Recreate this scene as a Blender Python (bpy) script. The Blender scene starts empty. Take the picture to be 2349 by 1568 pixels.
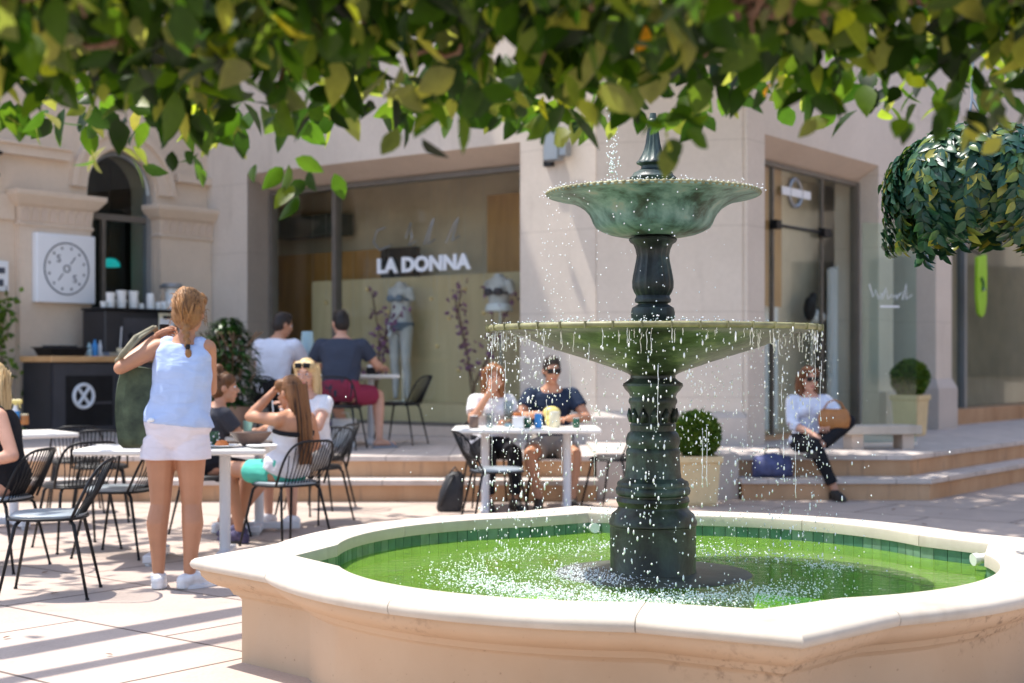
import bpy, bmesh, math, random
from mathutils import Vector, Matrix, noise
sc = bpy.context.scene; col = sc.collection
R = math.radians; PI = math.pi; V = Vector
random.seed(7)
F, HY, CX, CZ = 3300.0, 835.0, 1174.5, 1.28      # survey of the photo: focal length, horizon, centre, eye height
def P(x, y, D): return V(((x-CX)*D/F, D, CZ+(HY-y)*D/F))
def G(x, y, z=0.0):
    D = F*(CZ-z)/(y-HY); return V(((x-CX)*D/F, D, z))

# ------------------------------------------------------------------ mesh builder
class MB:
    def __init__(s): s.v=[]; s.f=[]; s.m=[]; s.M=Matrix(); s.k=0
    def add(s, vs, fs):
        b=len(s.v); s.v += [s.M@V(p) for p in vs]
        s.f += [[i+b for i in f] for f in fs]; s.m += [s.k]*len(fs); return s
    def box(s, c, d, rz=0, taper=1.0):
        x,y,z=[a/2 for a in d]; t=taper; m=Matrix.Translation(V(c))@Matrix.Rotation(rz,4,'Z')
        p=[(-x*t,-y*t,-z),(x*t,-y*t,-z),(x*t,y*t,-z),(-x*t,y*t,-z),(-x,-y,z),(x,-y,z),(x,y,z),(-x,y,z)]
        return s.add([m@V(q) for q in p],[(3,2,1,0),(4,5,6,7),(0,1,5,4),(1,2,6,5),(2,3,7,6),(3,0,4,7)])
    def bb(s, x0,x1,y0,y1,z0,z1): return s.box(((x0+x1)/2,(y0+y1)/2,(z0+z1)/2),(x1-x0,y1-y0,z1-z0))
    def rbox(s, c, d, r=.02, n=4, rz=0):
        # box with rounded vertical edges and softened rims
        x,y,z=[a/2 for a in d]; e=min(r,z*.9)*.5
        def ring(o):
            out=[]
            for cx,cy,a0 in ((x-r,y-r,0),(-x+r,y-r,90),(-x+r,-y+r,180),(x-r,-y+r,270)):
                for i in range(n+1):
                    a=R(a0+90*i/n); out.append((cx+(r-o)*math.cos(a),cy+(r-o)*math.sin(a)))
            return out
        m=Matrix.Translation(V(c))@Matrix.Rotation(rz,4,'Z'); rings=[]
        for zz,o in ((-z,e),(-z+e,0),(z-e,0),(z,e)): rings.append([m@V((a,b,zz)) for a,b in ring(o)])
        return s.loft(rings)
    def loft(s, rings, cap=True, closed=True):
        n=len(rings[0]); vs=[p for r in rings for p in r]; fs=[]
        for i in range(len(rings)-1):
            for j in range(n if closed else n-1):
                k=(j+1)%n; fs.append((i*n+j,i*n+k,(i+1)*n+k,(i+1)*n+j))
        if cap: fs.append(tuple(range(n))[::-1]); b=(len(rings)-1)*n; fs.append(tuple(range(b,b+n)))
        return s.add(vs,fs)
    def tube(s, path, r, n=8, cap=True, closed=False):
        path=[V(p) for p in path]; rings=[]; L=len(path); up=None
        rr=r if hasattr(r,'__len__') else [r]*L
        for i,p in enumerate(path):
            if closed: d=(path[(i+1)%L]-path[i-1])
            else: d=path[min(i+1,L-1)]-path[max(i-1,0)]
            d=d.normalized() if d.length>1e-9 else V((0,0,1))
            if up is None: up=V((0,0,1)) if abs(d.z)<.9 else V((1,0,0))
            a=d.cross(up); a=a.normalized() if a.length>1e-6 else V((1,0,0)); b=a.cross(d); up=b
            rings.append([p+(a*math.cos(2*PI*k/n)+b*math.sin(2*PI*k/n))*rr[i] for k in range(n)])
        if closed: rings.append(rings[0]); cap=False
        return s.loft(rings,cap)
    def bar(s,p,q,r,n=8,r2=None): return s.tube([p,q],[r,r if r2 is None else r2],n)
    def cap(s,p,q,r0,r1,n=12):
        p,q=V(p),V(q); d=(q-p); L=d.length
        if L<1e-6: d=V((0,0,1)); L=0.0
        else: d/=L
        up=V((0,0,1)) if abs(d.z)<.9 else V((1,0,0)); a=d.cross(up).normalized(); b=a.cross(d); rings=[]
        def ring(o,r): rings.append([p+d*o+(a*math.cos(2*PI*k/n)+b*math.sin(2*PI*k/n))*r for k in range(n)])
        for t in (-85,-55,-28): ring(r0*math.sin(R(t)),r0*math.cos(R(t)))
        ring(0,r0)
        if L>0: ring(L,r1)
        for t in (28,55,85): ring(L+r1*math.sin(R(t)),r1*math.cos(R(t)))
        return s.loft(rings)
    def chain(s,pts,n=12):
        for (p,a),(q,b) in zip(pts,pts[1:]): s.cap(p,q,a,b,n)
        return s
    def ell(s,c,r,n=14,m=9,rot=None):
        rot=rot or Matrix(); rings=[]
        for i in range(m):
            t=R(-88+176*i/(m-1)); z,w=math.sin(t),math.cos(t)
            rings.append([V(c)+(rot@V((r[0]*w*math.cos(2*PI*k/n),r[1]*w*math.sin(2*PI*k/n),r[2]*z))) for k in range(n)])
        return s.loft(rings)
    def lathe(s,prof,n=48,c=(0,0),cap=True,wob=None):
        rings=[]
        for i,(r,z) in enumerate(prof):
            rings.append([V((c[0]+(r+(wob(k/n*2*PI,i) if wob else 0))*math.cos(2*PI*k/n),c[1]+(r+(wob(k/n*2*PI,i) if wob else 0))*math.sin(2*PI*k/n),z)) for k in range(n)])
        return s.loft(rings,cap)
    def prism(s,pts,z0,z1):
        n=len(pts); vs=[(x,y,z0) for x,y in pts]+[(x,y,z1) for x,y in pts]
        fs=[tuple(range(n))[::-1],tuple(range(n,2*n))]+[(i,(i+1)%n,n+(i+1)%n,n+i) for i in range(n)]
        return s.add(vs,fs)
    def build(s,name,mats,parent=None,smooth=False,angle=None,norm=True):
        me=bpy.data.meshes.new(name); me.from_pydata([tuple(p) for p in s.v],[],s.f)
        for m in (mats if isinstance(mats,(list,tuple)) else [mats]): me.materials.append(m)
        me.polygons.foreach_set('material_index',s.m)
        if norm:
            b=bmesh.new(); b.from_mesh(me); bmesh.ops.recalc_face_normals(b,faces=b.faces); b.to_mesh(me); b.free()
        if smooth: me.polygons.foreach_set('use_smooth',[True]*len(me.polygons))
        if angle: me.set_sharp_from_angle(angle=R(angle))
        me.update(); o=bpy.data.objects.new(name,me); col.objects.link(o)
        if parent: o.parent=parent
        return o
def tag(o,label=None,cat=None,group=None,kind=None):
    for k,v in (('label',label),('category',cat),('group',group),('kind',kind)):
        if v: o[k]=v
    return o
def empty(name,loc=(0,0,0),rz=0,label=None,cat=None,group=None,scale=1):
    o=bpy.data.objects.new(name,None); col.objects.link(o); o.location=loc; o.rotation_euler=(0,0,rz); o.scale=(scale,)*3
    o.empty_display_size=.1
    return tag(o,label,cat,group)
def mw(o,M): o.matrix_world=M; return o
def copy_tree(o,parent=None):
    c=o.copy(); col.objects.link(c)
    if parent: c.parent=parent
    for ch in list(o.children): copy_tree(ch,c)
    return c
def vox(o,v,sm=2):
    m=o.modifiers.new('r','REMESH'); m.mode='VOXEL'; m.voxel_size=v; m.use_smooth_shade=True
    if sm: s=o.modifiers.new('s','SMOOTH'); s.factor=.5; s.iterations=sm
    dg=bpy.context.evaluated_depsgraph_get(); old=o.data
    me=bpy.data.meshes.new_from_object(o.evaluated_get(dg)); o.modifiers.clear(); o.data=me
    me.polygons.foreach_set('use_smooth',[True]*len(me.polygons)); me.name=o.name
    bpy.data.meshes.remove(old); return o
def joinmb(o,mb):
    # add a builder's faces to an existing object's mesh
    me=o.data; b=bmesh.new(); b.from_mesh(me); vs=[b.verts.new(p) for p in mb.v]
    for f,k in zip(mb.f,mb.m):
        try:
            fc=b.faces.new([vs[i] for i in f]); fc.material_index=k; fc.smooth=True
        except ValueError: pass
    b.to_mesh(me); b.free()
def joinob(o,o2):
    b=bmesh.new(); b.from_mesh(o.data); b.from_mesh(o2.data); b.to_mesh(o.data); b.free()
    me=o2.data; bpy.data.objects.remove(o2); bpy.data.meshes.remove(me)

# ------------------------------------------------------------------ materials
def srgb(r,g,b):
    f=lambda c:(c/255/12.92 if c/255<=.04045 else ((c/255+.055)/1.055)**2.4); return (f(r),f(g),f(b))
class NT:
    def __init__(s,name):
        s.m=bpy.data.materials.new(name); s.m.use_nodes=True; s.t=s.m.node_tree; s.b=s.t.nodes['Principled BSDF']; s.o=s.t.nodes['Material Output']
    def n(s,t,**k):
        x=s.t.nodes.new(t)
        for a,b in k.items(): setattr(x,a,b)
        return x
    def l(s,a,b): s.t.links.new(a,b)
    def mix(s,fac,a,b,mode='MIX'):
        x=s.n('ShaderNodeMix',data_type='RGBA',blend_type=mode)
        for sock,val in ((x.inputs[0],fac),(x.inputs[6],a),(x.inputs[7],b)):
            if hasattr(val,'is_linked'): s.l(val,sock)
            else: sock.default_value=(val if isinstance(val,(int,float)) else (*val,1))
        return x.outputs[2]
    def ramp(s,fac,stops,interp='LINEAR'):
        x=s.n('ShaderNodeValToRGB'); x.color_ramp.interpolation=interp; e=x.color_ramp.elements
        while len(e)<len(stops): e.new(.5)
        for i,(p,c) in enumerate(stops): e[i].position=p; e[i].color=(*c,1) if len(c)==3 else c
        s.l(fac,x.inputs[0]); return x.outputs[0]
    def noise(s,scale,detail=4,vec=None,rough=.55,dist=0):
        x=s.n('ShaderNodeTexNoise'); x.inputs['Scale'].default_value=scale; x.inputs['Detail'].default_value=detail
        x.inputs['Roughness'].default_value=rough; x.inputs['Distortion'].default_value=dist
        s.l(vec or s.coord(),x.inputs['Vector']); return x.outputs[0]
    def coord(s,kind='Object'):
        if not hasattr(s,'_c'): s._c=s.n('ShaderNodeTexCoord')
        return s._c.outputs[kind]
    def mapping(s,vec,scale=(1,1,1),rot=(0,0,0),loc=(0,0,0)):
        x=s.n('ShaderNodeMapping'); x.inputs['Scale'].default_value=scale; x.inputs['Rotation'].default_value=rot; x.inputs['Location'].default_value=loc
        s.l(vec,x.inputs[0]); return x.outputs[0]
    def bump(s,h,strength=.3,dist=.01):
        x=s.n('ShaderNodeBump'); x.inputs['Strength'].default_value=strength; x.inputs['Distance'].default_value=dist
        s.l(h,x.inputs['Height']); s.l(x.outputs[0],s.b.inputs['Normal']); return x
    def set(s,**k):
        for a,b in k.items(): s.b.inputs[a].default_value=b
        return s
def mat(name,c,rough=.6,var=.12,scale=6,bump=.0,bscale=60,metal=0,spec=None,c2=None,sss=0):
    t=NT(name); a=tuple(max(0,x*(1-var)) for x in c); b=tuple(min(1,x*(1+var)) for x in (c2 or c))
    nz=t.noise(scale,5); t.l(t.ramp(nz,[(.3,a),(.7,b)]),t.b.inputs['Base Color'])
    t.set(Roughness=rough,Metallic=metal)
    if spec is not None: t.b.inputs['Specular IOR Level'].default_value=spec
    if bump: t.bump(t.noise(bscale,3),bump,.004)
    return t.m
def schlick(t,f0=.04,nrm=None,gain=1.0):
    g=t.n('ShaderNodeNewGeometry'); d=t.n('ShaderNodeVectorMath',operation='DOT_PRODUCT'); t.l(g.outputs['Incoming'],d.inputs[0]); t.l(nrm or g.outputs['Normal'],d.inputs[1])
    def m(op,a,b):
        x=t.n('ShaderNodeMath',operation=op)
        for s,v in zip(x.inputs,(a,b)):
            if v is None: continue
            if hasattr(v,'is_linked'): t.l(v,s)
            else: s.default_value=v
        return x.outputs[0]
    c=m('ABSOLUTE',d.outputs['Value'],None); q=m('SUBTRACT',1.0,c); p=m('POWER',q,5.0); return m('ADD',m('MULTIPLY',p,(1-f0)*gain),f0)
def gmat(name,c=(1,1,1),rough=.02,tint=.9):
    # thin glass pane: mostly clear with fresnel mirror
    t=NT(name); tr=t.n('ShaderNodeBsdfTransparent'); tr.inputs[0].default_value=(c[0]*tint,c[1]*tint,c[2]*tint,1)
    gl=t.n('ShaderNodeBsdfGlossy'); gl.inputs['Roughness'].default_value=rough
    mx=t.n('ShaderNodeMixShader')
    t.l(schlick(t,.035,None,.6),mx.inputs[0]); t.l(tr.outputs[0],mx.inputs[1]); t.l(gl.outputs[0],mx.inputs[2]); t.l(mx.outputs[0],t.o.inputs[0]); return t.m
M={}
def leafmat(name,stops,trans=.4,tr_gain=2.2,rough=.45,veins=True):
    t=NT(name); g=t.n('ShaderNodeNewGeometry'); rnd=g.outputs['Random Per Island']
    c=t.ramp(rnd,stops); c=t.mix(.35,c,t.ramp(t.noise(40,3),[(.3,(.4,.4,.4)),(.7,(1,1,1))]),'MULTIPLY')
    t.l(c,t.b.inputs['Base Color']); t.set(Roughness=rough); t.b.inputs['Specular IOR Level'].default_value=.3
    tl=t.n('ShaderNodeBsdfTranslucent'); gain=t.mix(1.0,c,(tr_gain,tr_gain*1.0,tr_gain*.35),'MULTIPLY'); t.l(gain,tl.inputs[0])
    mx=t.n('ShaderNodeMixShader'); mx.inputs[0].default_value=trans
    t.l(t.b.outputs[0],mx.inputs[1]); t.l(tl.outputs[0],mx.inputs[2]); t.l(mx.outputs[0],t.o.inputs[0]); return t.m
def plaster(name,c,stain=(.35,.27,.2),amt=.12,scale=1.2,course=0):
    t=NT(name); co=t.coord()
    big=t.noise(scale,5,co,.6); a=t.ramp(big,[(.25,tuple(x*.9 for x in c)),(.75,tuple(min(1,x*1.06) for x in c))])
    fine=t.noise(22,4,co); a=t.mix(.10,a,t.ramp(fine,[(.35,(.55,.5,.45)),(.65,(1,1,1))]),'MULTIPLY')
    streak=t.noise(3,4,t.mapping(co,(1.4,1.4,.25))); f=t.ramp(streak,[(.58,(0,0,0)),(.78,(amt,)*3)])
    a=t.mix(f,a,stain)
    if course:      # faint joints between the rendered courses
        z=t.n('ShaderNodeSeparateXYZ'); t.l(co,z.inputs[0]); q=t.n('ShaderNodeMath',operation='PINGPONG'); t.l(z.outputs[2],q.inputs[0]); q.inputs[1].default_value=course/2
        a=t.mix(t.ramp(q.outputs[0],[(.0,(.30,)*3),(.012,(0,0,0))]),a,stain)
    t.l(a,t.b.inputs['Base Color']); t.set(Roughness=.82); t.bump(t.noise(90,3,co),.12,.004); return t.m
def wood(name,c1,c2,scale=(14,2,2),rough=.5):
    t=NT(name); co=t.mapping(t.coord(),scale); w=t.noise(1.0,6,co,.6,.8)
    t.l(t.ramp(w,[(.3,c1),(.7,c2)]),t.b.inputs['Base Color']); t.set(Roughness=rough); t.bump(w,.1,.003); return t.m
M['wall']=plaster('cream_render',(.69,.60,.515),(.30,.24,.19),.30,1.2,.92)
M['wall_arch']=plaster('arch_stone_render',(.71,.58,.46))
M['plinth']=plaster('plinth_render',(.56,.49,.44))
M['reveal']=plaster('reveal_render',(.66,.53,.43))
M['coping']=plaster('coping_stone',(.55,.485,.41),(.28,.19,.12),.50,4.0)
def basin_wall():
    t=NT('basin_render'); co=t.coord(); big=t.noise(1.6,5,co,.6)
    a=t.ramp(big,[(.25,(.49,.335,.215)),(.75,(.56,.405,.275))])
    sp=t.noise(24,7,co,.75); up=t.n('ShaderNodeSeparateXYZ'); t.l(co,up.inputs[0])
    band=t.ramp(up.outputs[2],[(.22,(0,0,0)),(.30,(1,1,1)),(.40,(.6,.6,.6))])
    dirt=t.ramp(sp,[(.53,(0,0,0)),(.64,(.85,)*3)]); f=t.mix(1,dirt,band,'MULTIPLY')
    grow=t.noise(1.1,2,co); f=t.mix(1,f,t.ramp(grow,[(.50,(0,0,0)),(.62,(.95,)*3)]),'MULTIPLY')
    a=t.mix(f,a,(.10,.055,.03)); sp2=t.noise(55,2,co); a=t.mix(t.ramp(sp2,[(.70,(0,0,0)),(.76,(.5,)*3)]),a,(.2,.11,.06))
    t.l(a,t.b.inputs['Base Color']); t.set(Roughness=.85); t.bump(t.noise(70,3,co),.15,.004); return t.m
M['basin']=basin_wall()
def paving():
    t=NT('sandstone_paving'); co=t.mapping(t.coord(),(1,1,1),(0,0,R(39.0)),(.12,.33,0))
    b=t.n('ShaderNodeTexBrick'); t.l(co,b.inputs['Vector']); b.offset=.5; b.inputs['Scale'].default_value=1.0
    b.inputs['Brick Width'].default_value=1.35; b.inputs['Row Height'].default_value=.91; b.inputs['Mortar Size'].default_value=.011; b.inputs['Mortar Smooth'].default_value=.25
    b.inputs['Color1'].default_value=(.535,.44,.38,1); b.inputs['Color2'].default_value=(.475,.385,.335,1); b.inputs['Mortar'].default_value=(.16,.12,.10,1)
    c=t.mix(.5,b.outputs[0],t.ramp(t.noise(2.2,6,None,.65),[(.3,(.72,.68,.66)),(.7,(1.05,1.03,1.0))]),'MULTIPLY')
    c=t.mix(.3,c,t.ramp(t.noise(60,3),[(.3,(.6,.55,.5)),(.7,(1.05,1.05,1.05))]),'MULTIPLY')
    c=t.mix(t.ramp(t.noise(5,7,None,.7),[(.58,(0,0,0)),(.75,(.5,)*3)]),c,(.30,.23,.18))
    t.l(c,t.b.inputs['Base Color']); t.set(Roughness=.8); inv=t.n('ShaderNodeMath',operation='SUBTRACT'); inv.inputs[0].default_value=1; t.l(b.outputs[1],inv.inputs[1])
    t.bump(inv.outputs[0],.6,.006); return t.m
M['paving']=paving()
def tiles(name,c1,c2,mort,w,h):
    t=NT(name); b=t.n('ShaderNodeTexBrick'); co=t.coord(); t.l(co,b.inputs['Vector']); b.offset=0
    b.inputs['Scale'].default_value=1; b.inputs['Brick Width'].default_value=w; b.inputs['Row Height'].default_value=h; b.inputs['Mortar Size'].default_value=.006
    b.inputs['Color1'].default_value=(*c1,1); b.inputs['Color2'].default_value=(*c2,1); b.inputs['Mortar'].default_value=(*mort,1)
    c=t.mix(.45,b.outputs[0],t.ramp(t.noise(7,5),[(.3,(.6,.58,.55)),(.7,(1.1,1.1,1.1))]),'MULTIPLY'); t.l(c,t.b.inputs['Base Color']); t.set(Roughness=.75); return t.m
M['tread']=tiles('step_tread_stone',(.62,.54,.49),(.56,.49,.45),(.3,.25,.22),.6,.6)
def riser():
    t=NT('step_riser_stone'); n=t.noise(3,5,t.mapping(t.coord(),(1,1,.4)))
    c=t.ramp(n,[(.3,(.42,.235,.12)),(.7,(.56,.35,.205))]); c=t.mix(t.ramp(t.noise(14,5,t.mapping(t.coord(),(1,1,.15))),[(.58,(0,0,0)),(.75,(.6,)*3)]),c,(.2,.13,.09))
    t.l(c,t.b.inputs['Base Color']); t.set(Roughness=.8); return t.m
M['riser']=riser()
def bronze(name,stops,rough=.45,bscale=30,spec=.35):
    t=NT(name); co=t.coord(); n=t.noise(7,6,co,.65,.6); s=t.noise(6,4,t.mapping(co,(1.5,1.5,.25)),.6)
    f=t.n('ShaderNodeMath',operation='ADD'); t.l(n,f.inputs[0]); t.l(s,f.inputs[1]); h=t.n('ShaderNodeMath',operation='MULTIPLY'); t.l(f.outputs[0],h.inputs[0]); h.inputs[1].default_value=.5
    c=t.ramp(h.outputs[0],stops); t.l(c,t.b.inputs['Base Color']); t.set(Roughness=rough); t.b.inputs['Specular IOR Level'].default_value=spec
    t.bump(t.noise(bscale,5,co),.35,.006); return t.m
M['verdigris']=bronze('verdigris_bronze',[(.36,(.03,.04,.03)),(.42,(.055,.095,.07)),(.49,(.12,.235,.20)),(.56,(.21,.35,.305)),(.66,(.35,.37,.30))])
M['bowl2']=bronze('mossy_bronze',[(.38,(.010,.013,.007)),(.46,(.028,.040,.018)),(.53,(.05,.072,.042)),(.60,(.13,.15,.08))],.4)
M['darkbronze']=bronze('dark_bronze',[(.38,(.013,.014,.012)),(.48,(.026,.032,.032)),(.55,(.045,.065,.06)),(.64,(.10,.13,.11))],.42)
M['colbase']=bronze('wet_green_bronze',[(.38,(.012,.014,.010)),(.47,(.028,.036,.030)),(.55,(.05,.078,.062)),(.64,(.10,.14,.11))],.40)
M['wetbase']=bronze('wet_brown_bronze',[(.38,(.011,.010,.007)),(.47,(.026,.026,.017)),(.55,(.040,.052,.032)),(.64,(.075,.09,.06))],.33)
M['rim']=mat('mossy_rim',(.22,.21,.10),.5,.35,14,.4,50)
M['disc']=mat('wet_stone_disc',(.075,.08,.062),.4,.5,9,.5,30)
def tilegreen():
    t=NT('pool_tile'); g=t.n('ShaderNodeNewGeometry'); c=t.ramp(g.outputs['Random Per Island'],[(0,(.05,.17,.11)),(.5,(.09,.22,.15)),(1,(.19,.30,.22))])
    up=t.n('ShaderNodeSeparateXYZ'); t.l(t.coord(),up.inputs[0])
    c=t.mix(.5,c,t.ramp(t.noise(16,5),[(.3,(.3,.35,.3)),(.7,(1.1,1.1,1.1))]),'MULTIPLY'); t.l(c,t.b.inputs['Base Color']); t.set(Roughness=.35); t.bump(t.noise(30,3),.2,.004); return t.m
M['tile']=tilegreen(); M['grout']=mat('tile_grout',(.09,.12,.09),.8)
def poolfloor():
    t=NT('algae_floor'); n=t.noise(1.3,5,None,.6,.5); c=t.ramp(n,[(.36,(.06,.30,.09)),(.46,(.36,.58,.06)),(.58,(.80,.84,.10))])
    c=t.mix(.5,c,t.ramp(t.noise(9,4),[(.3,(.5,.6,.4)),(.7,(1.1,1.1,1)) ]),'MULTIPLY'); t.l(c,t.b.inputs['Base Color']); t.set(Roughness=.9); return t.m
M['poolfloor']=poolfloor()
def water():
    t=NT('green_pool_water'); tr=t.n('ShaderNodeBsdfTransparent'); tr.inputs[0].default_value=(.76,.92,.52,1)
    df=t.n('ShaderNodeBsdfDiffuse'); df.inputs[0].default_value=(.27,.49,.07,1)
    m0=t.n('ShaderNodeMixShader'); m0.inputs[0].default_value=.30; t.l(tr.outputs[0],m0.inputs[1]); t.l(df.outputs[0],m0.inputs[2])
    gl=t.n('ShaderNodeBsdfGlossy'); gl.inputs['Roughness'].default_value=.06
    co=t.coord(); bp=t.n('ShaderNodeBump'); bp.inputs['Strength'].default_value=1.0; bp.inputs['Distance'].default_value=.06
    a=t.noise(12,4,t.mapping(co,(1,1.7,1)),.6,.8); a2=t.noise(3.2,3,t.mapping(co,(1,1.6,1)),.5,1.2); ad=t.n('ShaderNodeMath',operation='ADD'); t.l(a,ad.inputs[0]); t.l(a2,ad.inputs[1]); t.l(ad.outputs[0],bp.inputs['Height'])
    t.l(bp.outputs[0],gl.inputs[2])
    mx=t.n('ShaderNodeMixShader'); t.l(schlick(t,.03,bp.outputs[0],1.0),mx.inputs[0]); t.l(m0.outputs[0],mx.inputs[1]); t.l(gl.outputs[0],mx.inputs[2]); t.l(mx.outputs[0],t.o.inputs[0]); return t.m
M['water']=water()
t=NT('water_drops'); t.set(Roughness=.08); t.b.inputs['Base Color'].default_value=(.95,.96,.96,1); M['drops']=t.m
t=NT('water_foam'); t.set(Roughness=.25); t.b.inputs['Base Color'].default_value=(.93,.95,.95,1); M['foam']=t.m
M['glass']=gmat('shop_glass',(.98,1,.98),.02,.985); M['greenglass']=gmat('green_screen_glass',(.86,.96,.92),.03,.97); M['darkglass']=gmat('dark_window_glass',(.82,.86,.84),.02,.95)
M['clear']=gmat('clear_glass',(.9,.95,.95))
M['alu']=mat('grey_aluminium',(.33,.35,.37),.4,.06,4,metal=.6); M['darkframe']=mat('dark_window_frame',(.15,.13,.11),.4)
M['steel']=mat('brushed_steel',(.6,.62,.64),.28,.05,8,metal=.9)
M['white']=mat('white_gloss_paint',(.80,.79,.77),.35,.04); M['signwhite']=mat('white_sign_face',(.80,.82,.86),.4,.03,2)
M['ink']=mat('dark_ink',(.06,.07,.10),.6,.05); M['black']=mat('black_metal',(.012,.012,.014),.42,.3,12,spec=.25); M['blackmatt']=mat('black_laminate',(.02,.02,.025),.45,.2,5)
M['darkgrey']=mat('charcoal_panel',(.055,.055,.065),.4,.2,4)
M['tabletop']=mat('white_laminate_top',(.78,.75,.70),.4,.06,4); M['post']=mat('pale_powder_coat',(.66,.66,.68),.4,.05,4)
M['seatpad']=mat('grey_blue_vinyl',(.30,.34,.37),.35,.12,6); M['seatblack']=mat('black_vinyl',(.02,.02,.022),.45,.2,8)
M['oak']=wood('oak_counter',(.50,.27,.11),(.66,.40,.19),(3,14,14)); M['panelwood']=wood('amber_wood_panel',(.36,.17,.045),(.52,.27,.08),(6,6,1))
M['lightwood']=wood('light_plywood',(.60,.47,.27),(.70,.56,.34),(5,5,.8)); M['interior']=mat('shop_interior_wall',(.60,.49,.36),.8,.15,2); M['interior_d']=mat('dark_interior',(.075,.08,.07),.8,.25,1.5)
M['interior_l']=mat('pale_interior',(.72,.62,.48),.8,.12,2)
M['pot']=plaster('sandstone_pot',(.74,.57,.32),(.3,.2,.1),.2,4); M['soil']=mat('potting_soil',(.03,.02,.012),.9)
M['bark']=mat('bark',(.13,.085,.055),.85,.4,20,.6,40)
M['twig']=mat('dry_brown_twigs',(.17,.09,.055),.8,.4,30)
M['cup']=mat('white_paper_cup',(.83,.83,.82),.5,.04); M['cyan']=mat('cyan_lampshade',(.02,.45,.45),.4)
M['paper']=mat('white_paper',(.80,.81,.84),.6,.03); M['lime']=mat('lime_green_plastic',(.33,.62,.02),.4,.08)
M['tan']=mat('tan_leather',(.42,.17,.05),.5,.2,12,.2); M['oliv']=mat('olive_canvas',(.030,.046,.024),.75,.5,9,.5,120,c2=(.065,.085,.045))
M['blueb']=mat('blue_cotton_bag',(.075,.085,.19),.8,.4,14,.3); M['blackbag']=mat('black_nylon_bag',(.02,.02,.024),.6,.3,10,.3)
M['paleblue']=mat('pale_blue_ceramic',(.42,.60,.66),.4,.06); M['brownbowl']=mat('brown_stoneware',(.16,.10,.075),.45,.15)
M['orange']=mat('orange_plastic',(.7,.2,.04),.4); M['blue']=mat('blue_plastic',(.04,.25,.6),.4); M['cream']=mat('cream_paper',(.74,.66,.46),.6,.06)
M['yellow']=mat('yellow_plastic',(.75,.62,.2),.4); M['mint']=mat('mint_paper',(.45,.75,.58),.5); M['dgreen']=mat('bottle_green_glass',(.02,.09,.05),.15)
M['mauve']=mat('mauve_petals',(.26,.10,.22),.7,.3,20); M['gold']=mat('warm_gold_bauble',(.75,.55,.25),.3,.1)
M['grass_l']=mat('x',(.1,.1,.1))
# ================================================================== GROUND, TERRACE, STEPS
TZ=.40
mb=MB(); mb.bb(-60,60,-20,90,-.3,0); tag(mb.build('paving',M['paving']),kind='structure')
# two risers across the left and the right of the corner pier, the right ones bending back along the right wing
def stepset(z0,z1,off,name):
    mb=MB(); e=(.6,.8); nose=.045
    L=[(-9.5,13.33+off),(.78,13.33+off),(.78,15.9),(-9.5,22.0)]
    bx=3.92-.25*off; b=(bx,13.5+off); q=(bx+9*.61,13.5+off+9*.79)
    Rr=[(2.17,13.5+off),b,q,(q[0]-3,q[1]+2.5),(2.17,15.9)]
    for poly in (L,Rr): mb.prism(poly,z0,z1-nose)
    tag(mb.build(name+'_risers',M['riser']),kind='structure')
    mb=MB(); o=.025
    mb.prism([(-9.5,13.33+off-o),(.80,13.33+off-o),(.80,15.9),(-9.5,22.0)],z1-nose,z1)
    mb.prism([(2.15,13.5+off-o),(bx+.012,13.5+off-o),(q[0]+.02,q[1]-.015),(q[0]-3,q[1]+2.5),(2.15,15.9)],z1-nose,z1)
    tag(mb.build(name+'_treads',M['tread']),kind='structure')
stepset(0,.2,0,'lower_step'); stepset(.2,TZ,.36,'terrace_step')
mb=MB(); mb.prism([(-9.5,15.0),(.85,14.4),(2.1,14.4),(9.5,22.4),(9.5,40),(-9.5,40)],.02,TZ-.004); tag(mb.build('terrace_floor',M['tread']),kind='structure')
mb=MB(); mb.bb(.805,2.145,13.62,16.2,0,TZ+.03); tag(mb.build('pier_foundation',M['plinth']),kind='structure')

# ================================================================== CORNER BUILDING
def frame(o,d):
    d=V((d[0],d[1],0)).normalized(); m=Matrix(((d.x,-d.y,0,o[0]),(d.y,d.x,0,o[1]),(0,0,1,0),(0,0,0,1))); return m
LD=frame((-4.15,19.6),(.7915,-.6112)); FP=frame((.92,15.65),(1.54,-.29)); RW=frame((2.46,15.36),(.6,.8)); AW=frame((-7.2,15.65),(.61,.79))
BH=16.0
bo=V((.92,15.65,0)); CB=empty('corner_building',bo,0,'beige rendered corner building with splayed shop openings and a chamfered pier behind the fountain','building')
T0=Matrix.Translation(-bo)
def mbf(fr,o=bo): b=MB(); b.M=Matrix.Translation(-V(o))@fr; return b
b=mbf(LD); b.bb(-.2,.80,0,.45,TZ,BH); b.bb(.80,5.36,0,.45,3.8,BH); b.bb(5.36,6.4,0,.45,TZ,BH); b.build('facade_wall',M['wall'],CB)
b=mbf(FP); b.bb(0,1.567,0,.6,TZ,BH); b.build('chamfered_pier',M['wall'],CB)
b=mbf(RW); b.bb(.0,.42,0,.3,TZ,BH); b.bb(.42,3.67,0,.3,3.8,BH); b.bb(3.67,4.15,0,.6,TZ,BH); b.bb(4.15,17.0,.0,.5,3.9,BH); b.build('side_wall',M['wall'],CB)
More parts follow.
